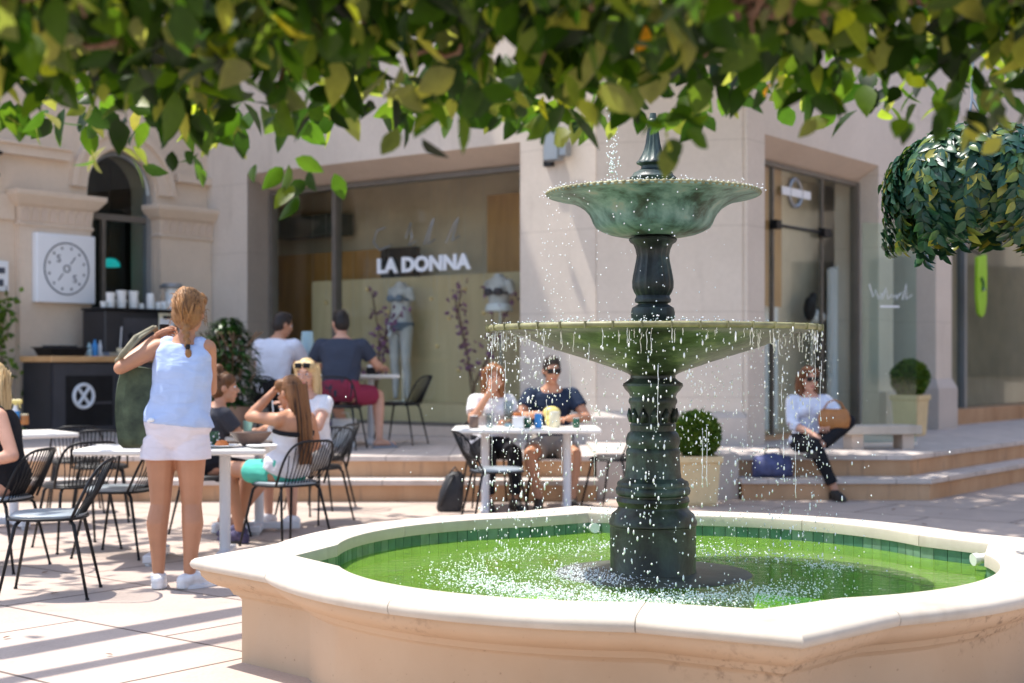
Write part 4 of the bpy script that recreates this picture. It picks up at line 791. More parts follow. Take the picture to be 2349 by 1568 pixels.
def person(label,loc,yaw,J,sk,hair,top,bot,shoe=None,scale=1,vx=.009,group=None):
    e=empty('person',loc,R(yaw),label,'person',group,scale); joints(J); mb=MB()
    torso(mb,J,-.14,1.06,0,16)
    Hm=headmat(J); inv=Hm; N=V(J['neck'])
    mb.cap(N-V((0,0,.03)),Hm@V((0,-.018,-.055)),.055 if J['male'] else .047,.050 if J['male'] else .044)
    mb.M=Hm; h=1.0
    mb.ell((0,-.006,.018),(.074,.094,.098)); mb.ell((0,.026,-.055),(.056,.062,.062)); mb.ell((0,.060,-.100),(.026,.026,.020)); mb.cap((0,.084,.012),(0,.107,-.030),.009,.014); mb.ell((0,.088,-.034),(.019,.015,.010)); mb.ell((0,.070,.024),(.056,.024,.014)); mb.ell((.036,.062,-.03),(.026,.024,.022)); mb.ell((-.036,.062,-.03),(.026,.024,.022)); mb.ell((0,.086,-.064),(.022,.012,.013))
    for s in (-1,1): mb.ell((s*.077,-.006,-.012),(.011,.020,.031))
    mb.M=Matrix()
    if not J['male']:
        tw=R(J.get('twist',0)); r=V((math.cos(tw),math.sin(tw),0)); f=V((-r.y,r.x,0)); c=V(J['hip']).lerp(N,.68)
        for s in (-1,1): mb.ell(c+r*s*.07+f*.075,(.062,.062,.06))
    for s in 'LR':
        mb.chain(limb_pts(J,s)); A=limb_pts(J,s); mb.cap(N.lerp(A[0][0],.35)-V((0,0,.02)),A[0][0],.05,.052)
        mb.chain(leg_pts(J,s)); an=V(J['an'+s]); to=V(J['toe'+s]); fd=(to-an); fd.z=0; fd=fd.normalized(); fz=an.z-.085
        mb.chain([(an-fd*.035+V((0,0,-.055)),.032),(an+fd*.05+V((0,0,-.05)),.034),(an+fd*.125+V((0,0,-.064)),.026),(an+fd*.165+V((0,0,-.068)),.020)])
    ob=mb.build('body',[M[sk],M['eye'],M['lip'],M['signwhite']],e,norm=True); vox(ob,vx,3)
    for s,sd in (('L',-1),('R',1)):
        w=V(J['wr'+s]); d=V(J.get('hd'+s,w-V(J['el'+s]))); pn=V(J.get('pn'+s,(0,0,-1))); hm=hand(w-d.normalized()*.012,d,pn,J.get('curl'+s,.5),sd,1.08 if J['male'] else 1.0); ho=hm.build('h',M[sk]); vox(ho,.0045,1); joinob(ob,ho)
    mb=MB(); mb.M=Hm
    for s in (-1,1):
        mb.k=3; mb.ell((s*.031,.079,.004),(.0135,.011,.0085),8,6); mb.k=1; mb.ell((s*.031,.088,.004),(.0065,.004,.0068),8,6); mb.k=1; mb.ell((s*.031,.083,.026),(.020,.008,.0035),8,5)
    mb.k=2; mb.ell((0,.093,-.066),(.021,.007,.0085),10,6); joinmb(ob,mb)
    # hair
    kind,hm_,ex=hair; mb=MB(); mb.M=Hm; short=kind in('short','bun')
    if kind!='cap':
        g_=1.13 if kind=='braid' else 1; mb.ell((0,-.016,.030),(.083*g_,.098*g_,.100*g_)); mb.ell((0,-.045,-.012),(.079*g_,.070*g_,.085*g_)); 
        if kind=='short': mb.ell((0,.02,.085),(.066,.062,.045)); 
        else:
            for s in (-1,1): mb.ell((s*.050,.035,.062),(.042,.052,.045))
    if kind=='bun': mb.ell((0,-.045,.145),(.042,.042,.04)); mb.ell((0,-.03,.115),(.03,.03,.03))
    if kind in('long','wavy'):
        for (x0,y0,w_,d_,ln) in ex: 
            n_=9; mb.loft([[V((x0+w_*(1-.25*(k/(n_-1))**3)*math.cos(a)*(1+.08*math.sin(k*1.7+x0*40)),y0+d_*(1-.35*k/(n_-1))*math.sin(a)-.02*math.sin(PI*k/(n_-1)),.05-ln*k/(n_-1))) for a in [2*PI*j/14 for j in range(14)]] for k in range(n_)])
    if kind=='braid':
        pts=[(0,-.085,.0),(.012,-.112,-.06),(.020,-.118,-.11),(.028,-.120,-.16),(.034,-.122,-.20)]
        for i in range(9):
            t_=i/8; p=V((.004+.030*t_+(.007 if i%2 else -.007),-.095-.028*t_,-.03-.155*t_)); mb.ell(p,(.023-.007*t_,.018-.004*t_,.019),10,7)
        mb.ell((.037,-.124,-.235),(.022,.018,.034),10,7); mb.ell((-.062,-.03,-.03),(.026,.04,.05)); mb.ell((-.080,.01,-.055),(.022,.026,.026)); mb.ell((.05,-.045,-.03),(.035,.045,.055)); mb.ell((0,-.082,-.03),(.045,.03,.05))
    ho=mb.build('hair',M[hm_],e); vox(ho,.006,1)
    if kind in('long','wavy','braid','bun'):
        sb=MB(); sb.M=Hm; rs_=random.Random(len(label))
        for i in range(150):      # locks that break the smooth outline
            a=rs_.uniform(.12,PI-.12)+PI; el_=rs_.uniform(.1,1.35); p=V((.087*math.cos(a)*math.cos(el_),-.016+.102*math.sin(a)*math.cos(el_),.032+.104*math.sin(el_)))*(1.10 if kind=='braid' else 1.02)
            if kind=='braid': q=V((rs_.gauss(.012,.02),-.112,rs_.uniform(-.07,-.02)))
            elif kind=='bun': q=V((rs_.gauss(0,.02),-.04,.13))
            else: ex_=ex[rs_.randrange(len(ex))]; q=V((ex_[0]+rs_.uniform(-1,1)*ex_[2],ex_[1]-ex_[3]*rs_.uniform(.2,1.0),.05-ex_[4]*rs_.uniform(.75,1.05))); p=V((q.x*rs_.uniform(.7,1.1),min(p.y,q.y),rs_.uniform(-.02,.08)))
            m_=(p+q)/2+V((rs_.gauss(0,.008),-.012,rs_.gauss(0,.006))); r_=rs_.uniform(.0025,.0055); sb.tube([p,p.lerp(m_,.6),m_,m_.lerp(q,.6),q],[r_*.5,r_,r_,r_*.9,r_*.3],5)
        sb.build('hair_lock',M[hm_],ho,True)
    if kind=='braid':
        b=MB(); b.M=Hm; b.lathe([(.011,-.015),(.014,0),(.011,.015)],12); b2=MB(); b2.M=Hm@Matrix.Translation((.034,-.123,-.193)); b2.lathe([(.012,-.014),(.016,0),(.012,.014)],12); b2.build('hair_tie',M['black'],ho,True)
        b=MB(); b.M=Hm
        for i in range(110):       # loose wisps
            a=random.uniform(0,2*PI); z=random.uniform(-.05,.12); p=V((.08*math.cos(a),-.02+.095*math.sin(a),z)); q=p+V((math.cos(a)*.02+random.gauss(0,.012),math.sin(a)*.015,random.uniform(-.05,.01))); b.tube([p,(p+q)/2+V((math.cos(a)*.012,0,.006)),q],[.0016,.0014,.0008],4)
        b.build('loose_hair',M[hm_],ho)
    # clothes
    tm,t0,t1,sl,tn=top; mb=MB(); torso(mb,J,t0,t1,.014,18,26,.10,J.get('flare',0))
    if not J['male']:
        for s in (-1,1): mb.ell(c+r*s*.07+f*.078,(.070,.068,.068))
    if sl:
        for s in 'LR':
            A=limb_pts(J,s); S,E=A[0][0],A[2][0]; q=S.lerp(E,min(sl,1)); rr=.016+A[0][1]
            N2=N.lerp(S,.4)-V((0,0,.025)); mb.cap(N2,S,.052,rr); mb.tube([S-(q-S).normalized()*.01,S.lerp(q,.5),q],[rr,rr,rr*(.98 if sl<=1 else .8)],14)
            if sl>1: W=A[4][0]; mb.tube([q,q.lerp(W,(sl-1))],[rr*.82,rr*.78],14)
    elif sl==0:
        tw=R(J.get('twist',0)); rr_=V((math.cos(tw),math.sin(tw),0))
        for s,g in (('L',-1),('R',1)): mb.cap(V(J['hip']).lerp(N,.80)+rr_*g*.075,V(J['sh'+s])*.62+N*.38-V((0,0,.012)),.075,.064)
    o=mb.build(tn,M[tm],e); vox(o,.008,3)
    if bot:
        bm_,fr,bn,loose=bot; mb=MB(); torso(mb,J,-.15,.24,.016,8,24,.05)
        for s in 'LR':
            A=leg_pts(J,s); K=A[3][0]; HJ=A[0][0]
            if fr<=1: q=HJ.lerp(K,fr); mb.tube([HJ,HJ.lerp(q,.5),q],[.100+loose*.3,.094+loose*.7,(.088 if fr<.5 else .078)+loose],16)
            else: mb.chain([(p,a_+.014) for p,a_ in A[:6]]); W=A[6][0]; mb.tube([A[5][0],A[3][0].lerp(W,fr-1)],[.054,.048+loose],14)
        o=mb.build(bn,M[bm_],e); vox(o,.009,3)
    if shoe:
        sm,sn=shoe
        for s in 'LR':
            an=V(J['an'+s]); to=V(J['toe'+s]); fd=(to-an); fd.z=0; fd=fd.normalized(); la=V((-fd.y,fd.x,0)); base=an.z-.095; mb=MB()
            if sn=='flip_flop':
                mb.M=Matrix.Translation(an)@Matrix.Rotation(math.atan2(fd.y,fd.x),4,'Z'); mb.rbox((.06,0,-.092),(.27,.10,.022),.04); mb.tube([(.14,-.045,-.08),(.10,0,-.03),(.14,.045,-.08)],.010,6); mb.build(sn,M[sm],e,True,40); continue
            mb.chain([(an-fd*.042+V((0,0,-.052)),.040),(an+fd*.03+V((0,0,-.045)),.044),(an+fd*.11+V((0,0,-.060)),.036),(an+fd*.17+V((0,0,-.070)),.027)]); mb.tube([an+V((0,0,-.05)),an-fd*.008+V((0,0,J.get('cuff',-.01)))],[.046,.045],14)
            for q,rr in ((-.045,.036),(.03,.040),(.11,.040),(.175,.030)): mb.tube([an+fd*q+V((0,0,-.095)),an+fd*q+V((0,0,-.068))],rr,14)
            o=mb.build(sn,M[sm],e); vox(o,.006,2)
            b=MB(); rings=[]
            for z_ in (-.099,-.080):
                ring_=[]
                for j in range(24): a=2*PI*j/24; ring_.append(an+fd*(.066+.125*math.cos(a))+la*(.044*math.sin(a)*(1-.12*math.cos(a)))+V((0,0,z_)))
                rings.append(ring_)
            b.loft(rings); b.build('sole',M['signwhite' if sm=='shoe_w' else 'shoe_b'],o,True,40)
    return e,Hm,J
def acc(e,name,m,mb,smooth=True): return mb.build(name,M[m],e,smooth,40)
def shades(e,Hm,up=0,back=0):
    b=MB(); b.M=Hm@Matrix.Translation((0,-back,up))
    for s in (-1,1): b.rbox((s*.034,.098,0),(.056,.012,.042),.005); b.bar((s*.064,.094,.008),(s*.082,-.01,.006),.004)
    b.bar((-.01,.10,.006),(.01,.10,.006),.004); b.build('sunglasses',M['black'],e,True,40)
# ---- standing woman seen from behind
Pw=G(404,1349); D_=Pw.y
J=dict(male=False,hip=(0,0,.885),neck=(.055,.0,1.415),head=(.075,.01,1.578),hyaw=-10,pitch=4,twist=-4,sw=.150,sd=.055,shL=(-.102,-.01,1.372),shR=(.178,.0,1.368),elL=(-.285,-.13,1.255),wrL=(-.125,.03,1.425),elR=(.165,.16,1.13),wrR=(.04,.30,1.20),hjL=(-.088,0,.865),hjR=(.082,0,.865),
  knL=(-.092,.015,.475),anL=(-.098,-.01,.10),toeL=(-.125,.15,.03),knR=(.085,.015,.475),anR=(.082,-.02,.10),toeR=(.18,.08,.03),hdL=(.55,.5,.35),pnL=(.2,-.6,-.7),curlL=.9,pnR=(-1,0,0),curlR=.8,calfL=(-.012,-.014,0),calfR=(.012,-.014,0),legr=1.07,flare=.008,loose=.022,cuff=-.02)
W1,H1,_=person('woman seen from behind in a pale blue sleeveless top, white shorts and a braid',(Pw.x,Pw.y,0),0,J,'skin_tan',('braid','h_blond',None),('c_blue',.09,.955,0,'sleeveless_top'),('c_white2',.33,'shorts',.030),('shoe_w','sneaker'),1.0,.0075)
b=MB(); b.ell((-.105,-.147,.965),(.020,.008,.013),8,6); b.ell((-.120,-.142,.958),(.012,.007,.010),8,6); b.build('pocket_badge',M['signwhite'],W1,True)
M['strap']=mat('khaki_strap',(.24,.22,.15),.8,.3,20)
# bag hanging from her left forearm (a thing she carries)
bp=V((Pw.x-.205,Pw.y+.02,.80)); BG=empty('tote_bag',bp,R(12),'large olive green canvas tote bag hanging from the arm of the standing woman','bag')
b=MB(); rings=[]
for i in range(12):
    t_=i/11; z=.43*t_; w=.105+.056*math.sin(PI*min(1,.12+.72*t_)); d=.085*(1-.35*t_); ring_=[]
    for j in range(28):
        a=2*PI*j/28; ca,sa=math.cos(a),math.sin(a); q=1+.20*noise.noise(V((ca*4.5,sa*4.5,z*1.6)))
        ring_.append((math.copysign(abs(ca)**.6,ca)*w*q+.03*t_,math.copysign(abs(sa)**.6,sa)*d*q,z+(0 if i else .0)+.03*math.cos(a)*-1*t_))
    rings.append(ring_)
b.loft([[(x*.8,y*.6,z+.0) for x,y,z in rings[0]]]+[[(x,y,z+.025) for x,y,z in r_] for r_ in rings]); b.build('bag_body',M['oliv'],BG,True,60)
b=MB()
for s,(dx,dy) in ((1,(0,0)),(-1,(.03,.012))):
    b.tube([(-.125,s*.04,.45),(-.128,s*.03-.06,.50),(-.105+dx*.4,-.16+dy,.525),(-.03+dx,-.10+dy,.63),(.065+dx*.5,.0+dy,.69),(.12,.05,.60),(.13,s*.04,.45)],[.013,.013,.012,.012,.012,.012,.012],7)
b.build('strap',M['strap'],BG,True)
b=MB()
for s in (-1,1):
    for x in (-.12,.13): b.ell((x,s*.055,.445),(.010,.006,.010),8,6)
b.build('eyelet',M['steel'],BG,True)
b=MB(); M_=Matrix.Translation((Pw.x-.09,Pw.y+.0,1.50)); b.M=Matrix.Identity(4)
SGL=empty('sunglasses',(Pw.x-.085,Pw.y+.075,1.485),R(30),'folded dark sunglasses held in the raised hand of the standing woman','sunglasses')
b.rbox((0,0,.0),(.055,.010,.045),.008); b.rbox((.03,.012,-.012),(.055,.010,.045),.008); b.bar((-.025,0,.01),(.0,.02,-.07),.004); b.build('frame',M['black'],SGL,True,40)
# ---- generic seated pose, hips on a 0.45 m seat
def sit(male=False,lean=0,**k):
    z=.535; h=.50 if not male else .53
    J=dict(male=male,hip=(0,0,z),neck=(0,lean,z+h),head=(0,lean*1.15+.03,z+h+.165),slouch=(0,-.035,0),hjL=(-.095,.0,z-.01),hjR=(.095,.0,z-.01),knL=(-.12,.42,.50),anL=(-.12,.40,.10),toeL=(-.13,.56,.03),knR=(.12,.42,.50),anR=(.12,.40,.10),toeR=(.13,.56,.03),
      elL=(-.25,lean+.05,z+h-.30),wrL=(-.16,lean+.28,z+h-.29),elR=(.25,lean+.05,z+h-.30),wrR=(.16,lean+.28,z+h-.29)); J.update(k); return J
LONG=[(0,-.075,.085,.045,.34),(-.062,-.02,.03,.045,.30),(.062,-.02,.03,.045,.30)]
# seated woman with raised arm, long hair, back to camera
loc2=(-1.60,10.12,0)
J=sit(neck=(.0,-.10,.985),head=(.01,-.045,1.11),pitch=-8,hyaw=0,roll=0,slouch=(0,-.05,0),elL=(-.155,.20,.935),wrL=(-.02,.06,1.14),hdL=(.75,-.3,.3),pnL=(0,-.4,-.9),curlL=.6,elR=(.27,-.06,.72),wrR=(.20,.16,.62),knL=(-.12,.46,.55),anL=(-.10,.36,.10),toeL=(-.12,.54,.03),knR=(.08,.45,.53),anR=(.02,.50,.12),toeR=(.0,.66,.04),flare=.01)
W2,H2,_=person('seated woman with long brown hair and white tank top, one hand raised to her head',loc2,54,J,'skin_tan',('long','h_brown',[(0,-.085,.080,.042,.58),(.05,-.045,.035,.05,.50),(-.05,-.05,.03,.05,.36)]),('c_white',.03,.64,None,'tank_top'),('c_teal',.56,'teal_shorts',.006),('shoe_p','sneaker'),.97)
b=MB(); torso(b,J,.62,.685,.017,5,24); b.build('top_trim',M['c_black'],W2,True)
# girl with the bun
J=sit(neck=(0,.05,1.0),head=(0,.10,1.15),elL=(-.2,.18,.74),wrL=(-.05,.38,.80),elR=(.2,.18,.74),wrR=(.06,.40,.82),anL=(-.12,.12,.10),toeL=(-.13,.28,.03),knL=(-.12,.40,.47),knR=(.12,.40,.47),anR=(.12,.12,.10),toeR=(.13,.28,.03),hyaw=-20)
person('small person with a topknot bun and dark grey shirt eating behind the standing woman',(-2.235,10.72,0),-58,J,'skin_mid',('bun','h_brown',None),('c_grey',.0,.96,.55,'shirt'),('c_black',.8,'trousers',.01),('shoe_w','sneaker'),.96)
# blonde woman opposite, sunglasses on her head
J=sit(neck=(0,.04,1.03),head=(0,.08,1.20),pitch=-6,hyaw=20,elL=(-.22,.2,.78),wrL=(-.05,.33,.92),elR=(.22,.2,.76),wrR=(.08,.38,.78))
W4,H4,_=person('blonde woman in a white top with sunglasses pushed up on her hair',(-1.62,11.66,0),150,J,'skin_pale',('long','h_pale',[(-.07,-.01,.032,.045,.36),(.07,-.01,.032,.045,.36),(0,-.07,.075,.04,.34)]),('c_white',.0,.95,.45,'shirt'),('c_stone',.7,'shorts',.01),('shoe_w','sneaker'),1)
shades(W4,H4,.075,.01)
# men on the terrace
J=sit(True,.10,neck=(.03,.14,1.07),head=(.05,.21,1.225),hyaw=-42,pitch=-14,elL=(-.24,.28,.80),wrL=(-.10,.48,.84),elR=(.27,.30,.80),wrR=(.12,.50,.84))
person('man in a white shirt seated at the left end of the terrace table',(-2.55,15.15,TZ),-14,J,'skin_mid',('short','h_dark',None),('c_blouse',-.08,.97,.55,'shirt'),('c_black',1.8,'trousers',.01),('shoe_b','shoe'),1.06,.010)
J=sit(True,.06,neck=(.0,.10,1.07),head=(-.02,.155,1.235),hyaw=28,pitch=-6,wide=1.08,sw=.20,elL=(-.31,.16,.80),wrL=(-.20,.40,.80),elR=(.33,.18,.82),wrR=(.36,.40,.80),knL=(-.12,.42,.50),anL=(.02,.42,.10),toeL=(.0,.58,.03),knR=(.34,.28,.52),anR=(.36,.18,.10),toeR=(.50,.26,.03))
person('broad man in a charcoal navy T shirt and burgundy shorts sitting with his back turned',(-1.77,14.85,TZ),0,J,'skin_pale',('short','h_dark',None),('c_char',-.10,.97,.62,'T_shirt'),('c_burg',.80,'burgundy_shorts',.02),('flip','flip_flop'),1.06,.010)
# pair at the table behind the fountain
J=sit(neck=(0,.08,1.02),head=(.0,.13,1.175),pitch=-10,hyaw=-12,elR=(.22,.20,.78),wrR=(.06,.27,1.06),hdR=(-.5,.1,.6),pnR=(-.3,-.9,.0),curlR=1.0,elL=(-.22,.2,.76),wrL=(-.08,.36,.78))
person('auburn haired woman in a white T shirt raising her hand to her mouth',(-.20,12.98,0),196,J,'skin_mid',('wavy','h_aub',[(-.07,-.01,.036,.05,.27),(.07,-.01,.036,.05,.27),(0,-.07,.075,.045,.26)]),('c_white',-.05,.96,.6,'T_shirt'),('c_black',1.9,'trousers',.01),('shoe_b','shoe'),.99)
J=sit(True,.10,neck=(0,.12,1.06),head=(.0,.19,1.225),pitch=-10,hyaw=10,elL=(-.31,.2,.80),wrL=(-.14,.42,.80),elR=(.30,.22,.80),wrR=(.12,.44,.84),knL=(-.20,.40,.49),anL=(-.17,.42,.10),toeL=(-.2,.58,.03),knR=(.20,.42,.49),anR=(.12,.38,.10),toeR=(.14,.55,.03))
M8,H8,_=person('man in a navy T shirt and dark sunglasses eating at the table beside the fountain',(.355,13.02,0),180,J,'skin_mid',('short','h_dark',None),('c_navy',-.06,.97,.55,'T_shirt'),('c_stone',.62,'shorts',.02),('shoe_b','shoe'),1.0)
shades(M8,H8,.004)
# woman on the step
J=sit(neck=(0,.0,.985),head=(.01,.03,1.135),hyaw=8,pitch=-4,slouch=(0,-.02,0),knL=(-.30,.30,.735),anL=(.02,.42,.50),toeL=(.14,.52,.44),knR=(.07,.43,.52),anR=(-.13,.42,.105),toeR=(-.16,.58,.03),elL=(-.24,.10,.83),wrL=(-.10,.30,.72),elR=(.20,.14,.70),wrR=(.02,.33,.60),hip=(0,0,.50),flare=.02,curlL=.9,curlR=.9)
for k_ in ('hip','neck','head','elL','wrL','elR','wrR','knL','anL','toeL','knR','anR','toeR'):
    pass
z0_=-.05
W9,H9,_=person('woman in a loose white blouse and black trousers sitting on the steps',(2.86,13.86,0),184,J,'skin_pale',('wavy','h_aub',[(-.068,-.015,.040,.055,.24),(.068,-.015,.040,.055,.24),(0,-.07,.078,.045,.24)]),('c_blouse',-.12,.95,1.25,'blouse'),('c_black',1.86,'trousers',.012),('shoe_b','shoe'),1.0)
shades(W9,H9,.002)
HBG=empty('handbag',(3.03,13.53,.665),R(-10),'brown leather handbag on the lap of the woman on the steps','bag')
b=MB(); b.loft([[(x*w,y*d,z) for x,y in [(math.copysign(abs(math.cos(a))**.7,math.cos(a)),math.copysign(abs(math.sin(a))**.7,math.sin(a))) for a in [2*PI*j/20 for j in range(20)]]] for w,d,z in ((.11,.04,0),(.14,.06,.03),(.15,.065,.10),(.13,.045,.17),(.11,.02,.19))]); b.build('bag_body',M['tan'],HBG,True,50)
b=MB(); b.tube([(-.1,0,.18),(-.06,-.01,.25),(0,-.015,.275),(.06,-.01,.25),(.1,0,.18)],.008,6); b.build('strap',M['tan'],HBG,True)
# woman cut by the left edge
J=sit(neck=(0,.10,1.01),head=(0,.11,1.175),shL=(-.185,-.04,.955),elL=(-.27,-.17,.72),wrL=(-.23,.09,.67),hyaw=0,knL=(-.12,.44,.50),pnL=(0,0,-1))
person('blonde woman in a black top sitting half outside the left edge of the view',(-3.17,9.02,0),84,J,'skin_pale',('long','h_pale',[(-.06,-.03,.035,.045,.42),(0,-.075,.07,.03,.42),(.06,-.02,.03,.045,.4)]),('c_black',-.05,.90,0,'top'),('c_black',.55,'skirt',.03),('shoe_b','shoe'),1.0)
# ================================================================== CHAIRS, TABLES, SMALL THINGS
def make_chair(loc,rz,label,pad='seatpad'):
    e=empty('wire_chair',loc,R(rz),label,'chair','black wire chairs with thin seat pads')
    b=MB(); ring_=lambda s,z:[(math.copysign(abs(math.cos(a))**.75,math.cos(a))*.205*s,math.copysign(abs(math.sin(a))**.75,math.sin(a))*.20*s+.01,z) for a in [2*PI*j/28 for j in range(28)]]
    b.loft([ring_(.9,.435),ring_(1,.442),ring_(1,.452),ring_(.95,.460)]); b.build('seat',M[pad],e,True,40)
    b=MB(); b.tube([(x,y,.434) for x,y,z in ring_(1.03,0)],.0085,6,closed=True); b.bar((-.17,.12,.43),(.17,.12,.43),.006); b.bar((-.17,-.12,.43),(.17,-.12,.43),.006); b.build('seat_frame',M['black'],e,True)
    b=MB(); hoop=[]
    for i in range(21):
        t_=i/20; a=PI*t_; x=-.215*math.copysign(abs(math.cos(a))**.45,math.cos(a)); h=math.sin(a)**.5 if 0<t_<1 else 0
        hoop.append(V((x,-.17-.17*h+.05*(x/.215)**2*(.4+.6*h),.44+.31*h)))
    b.tube(hoop,.009,6)
    for i in range(13):
        x=-.185+.37*i/12; c_=abs(x)/.215; h=(1-c_**4.4)**.5*.985; top=V((x*1.0,-.17-.17*h+.05*c_*c_*(.4+.6*h),.44+.31*h)); bot=V((x*.78,-.175+.03*c_*c_,.436)); mid=(top+bot)/2+V((0,-.012,0)); b.tube([bot,mid,top],.0042,5)
    b.build('backrest',M['black'],e,True)
    for sx in (-1,1):
        for sy in (-1,1):
            b=MB(); b.tube([(sx*.15,sy*.13,.432),(sx*.172,sy*.155,.40),(sx*.225,sy*.235,.008)],[.011,.011,.008],7); b.bar((sx*.2255,sy*.2355,.0),(sx*.2255,sy*.2355,.012),.011); b.build('leg',M['black'],e,True)
    return e
CH=[((-2.56,7.98,0),97,'empty wire chair nearest the camera, angled left at the lower left','seatpad'),
((-3.02,9.98,0),38,'empty wire chair with its back to the camera beside the left table','seatblack'),
((-2.62,9.62,0),80,'empty wire chair with a grey pad close behind the standing woman','seatpad'),
((-3.78,12.45,0),20,'empty wire chair before the steps, the farther of two below the coffee cart','seatblack'),
((-3.36,11.75,0),14,'empty wire chair before the steps, the nearer of two below the coffee cart','seatblack'),
((-1.70,12.75,0),70,'empty wire chair by the steps behind the blonde woman with sunglasses','seatblack'),
((-1.585,10.11,0),48,'wire chair under the seated woman with long brown hair','seatpad'),
((-2.25,10.70,0),-58,'wire chair under the small person with the topknot','seatblack'),
((-1.61,11.70,0),150,'wire chair under the blonde woman in the white top','seatblack'),
((-3.22,9.0,0),80,'wire chair under the woman at the left edge','seatpad'),
((-.20,13.02,0),196,'wire chair under the auburn haired woman at the middle table','seatblack'),
((.355,13.08,0),180,'wire chair under the man in the navy T shirt','seatblack'),
((-.13,11.35,0),-75,'empty wire chair in front of the table beside the fountain','seatpad'),
((.92,12.75,0),60,'empty wire chair at the right end of the table beside the fountain','seatblack'),
((-2.56,15.12,TZ),-12,'wire chair under the man in the white shirt on the terrace','seatblack'),
((-1.77,14.82,TZ),-8,'wire chair under the man in burgundy shorts on the terrace','seatblack'),
((-1.22,15.75,TZ),72,'empty wire chair at the right end of the terrace table','seatblack')]
c0=make_chair(*CH[0])
for (loc,rz,lab,pad) in CH[1:]:
    c=copy_tree(c0); c.location=loc; c.rotation_euler=(0,0,R(rz)); c['label']=lab
    if pad!='seatpad':
        for ch in c.children:
            if ch.name.startswith('seat') and not ch.name.startswith('seat_frame'): ch.material_slots[0].link='OBJECT'; ch.material_slots[0].material=M[pad]
def table(loc,rz,w,d,h,label,feet='tee',np_=2,top='tabletop',xs=None):
    e=empty('cafe_table',loc,R(rz),label,'table','white topped cafe tables')
    b=MB(); b.rbox((0,0,h-.018),(w,d,.036),.02); b.build('tabletop',M[top],e,True,40)
    xs=xs or ((-w*.28,w*.28) if np_==2 else (0,))
    for x in xs:
        b=MB(); b.tube([(x,0,.05),(x,0,h-.04)],.036,14); b.rbox((x,0,h-.045),(.22,.22,.012),.01); b.build('pedestal',M['post'],e,True,40)
        b=MB(); b.rbox((x,0,.045),(.07,d*.86,.05),.012)
        if np_==1: b.rbox((x,0,.047),(w*.86,.07,.05),.012)
        for s in (-1,1): b.lathe([(.02,0),(.025,.01),(.02,.022)],10,(x,s*d*.38))
        b.build('foot',M['post'],e,True,40)
    return e
T1=table((-2.17,9.36,0),3,1.20,.68,.74,'white cafe table beside the standing woman, carrying a brown bowl',np_=2,xs=(-.14,.30))
T2=table((-1.93,10.98,0),5,.72,.66,.74,'white cafe table between the girl with the bun and the blonde woman',np_=1)
T3=table((.12,12.22,0),0,1.24,.74,.74,'long white cafe table seen through the spray left of the fountain column',np_=2)
T4=table((-1.95,15.72,TZ),4,1.45,.62,.76,'white cafe table on the terrace in front of the two men',np_=2)
T5=table((-3.92,11.32,0),36,.80,.72,.74,'white cafe table at the left edge with a spray bottle',np_=1)
def small(name,loc,label,cat,group=None,rz=0): return empty(name,loc,rz,label,cat,group)
def lth(e,name,prof,m,n=20): b=MB(); b.lathe(prof,n); return b.build(name,M[m],e,True,40)
TH_=.742
# on the table by the standing woman
e=small('serving_bowl',(-1.71,9.42,TH_),'wide brown stoneware bowl on the table of the seated woman','bowl'); lth(e,'bowl_shell',[(.05,0),(.06,.008),(.10,.04),(.135,.085),(.14,.09),(.13,.088),(.09,.045),(.0,.02)],'brownbowl',28); lth(e,'food',[(.0,.075),(.07,.078),(.11,.07),(.0,.05)],'cream')
e=small('patterned_cup',(-1.94,9.30,TH_),'dark blue and white patterned cup beside the brown bowl','cup'); lth(e,'cup_wall',[(.035,0),(.04,.01),(.048,.10),(.044,.10),(.03,.02)],'dgreen')
b=MB()
for k in range(14): a=k*2.4; b.ell((.046*math.cos(a),.046*math.sin(a),.02+.005*k),(.007,.007,.007),6,5)
b.build('pattern',M['white'],e,True)
for i,(x,y,lab) in enumerate(((-1.86,9.22,'small white plate in front of the brown bowl'),(-1.60,9.20,'white plate at the table edge nearest the seated woman'))):
    e=small('plate',(x,y,TH_),lab,'plate','white plates on the cafe table'); lth(e,'plate_dish',[(.05,0),(.06,.006),(.10,.016),(.10,.019),(.05,.010),(.0,.010)],'cup')
    if i==0: lth(e,'food',[(.0,.05),(.03,.045),(.05,.012),(.0,.012)],'orange')
e=small('iced_drink',(-1.98,10.78,TH_),'mint green iced drink with a pale straw on the rear table','drink'); lth(e,'tumbler',[(.03,0),(.036,.11),(.033,.11),(.0,.1)],'mint'); b=MB(); b.bar((.0,0,.02),(.03,0,.22),.005); b.build('straw',M['cup'],e)
e=small('juice_glass',(-1.80,10.92,TH_),'tall clear glass with a straw on the rear table','glass'); lth(e,'tumbler',[(.028,0),(.036,.13),(.034,.13),(.026,.01)],'clear'); b=MB(); b.bar((.0,0,.02),(-.02,0,.26),.005); b.build('straw',M['cup'],e)
e=small('napkin_packet',(-1.72,11.05,TH_),'cream paper food wrapping on the rear table','napkin'); b=MB(); b.rbox((0,0,.035),(.17,.13,.07),.02); b.build('wrapping',M['cream'],e,True,40)
e=small('sauce_bottle',(-1.66,10.88,TH_),'small dark bottle on the rear table','bottle'); lth(e,'bottle_glass',[(.022,0),(.024,.06),(.012,.085),(.011,.11),(.0,.11)],'dgreen')
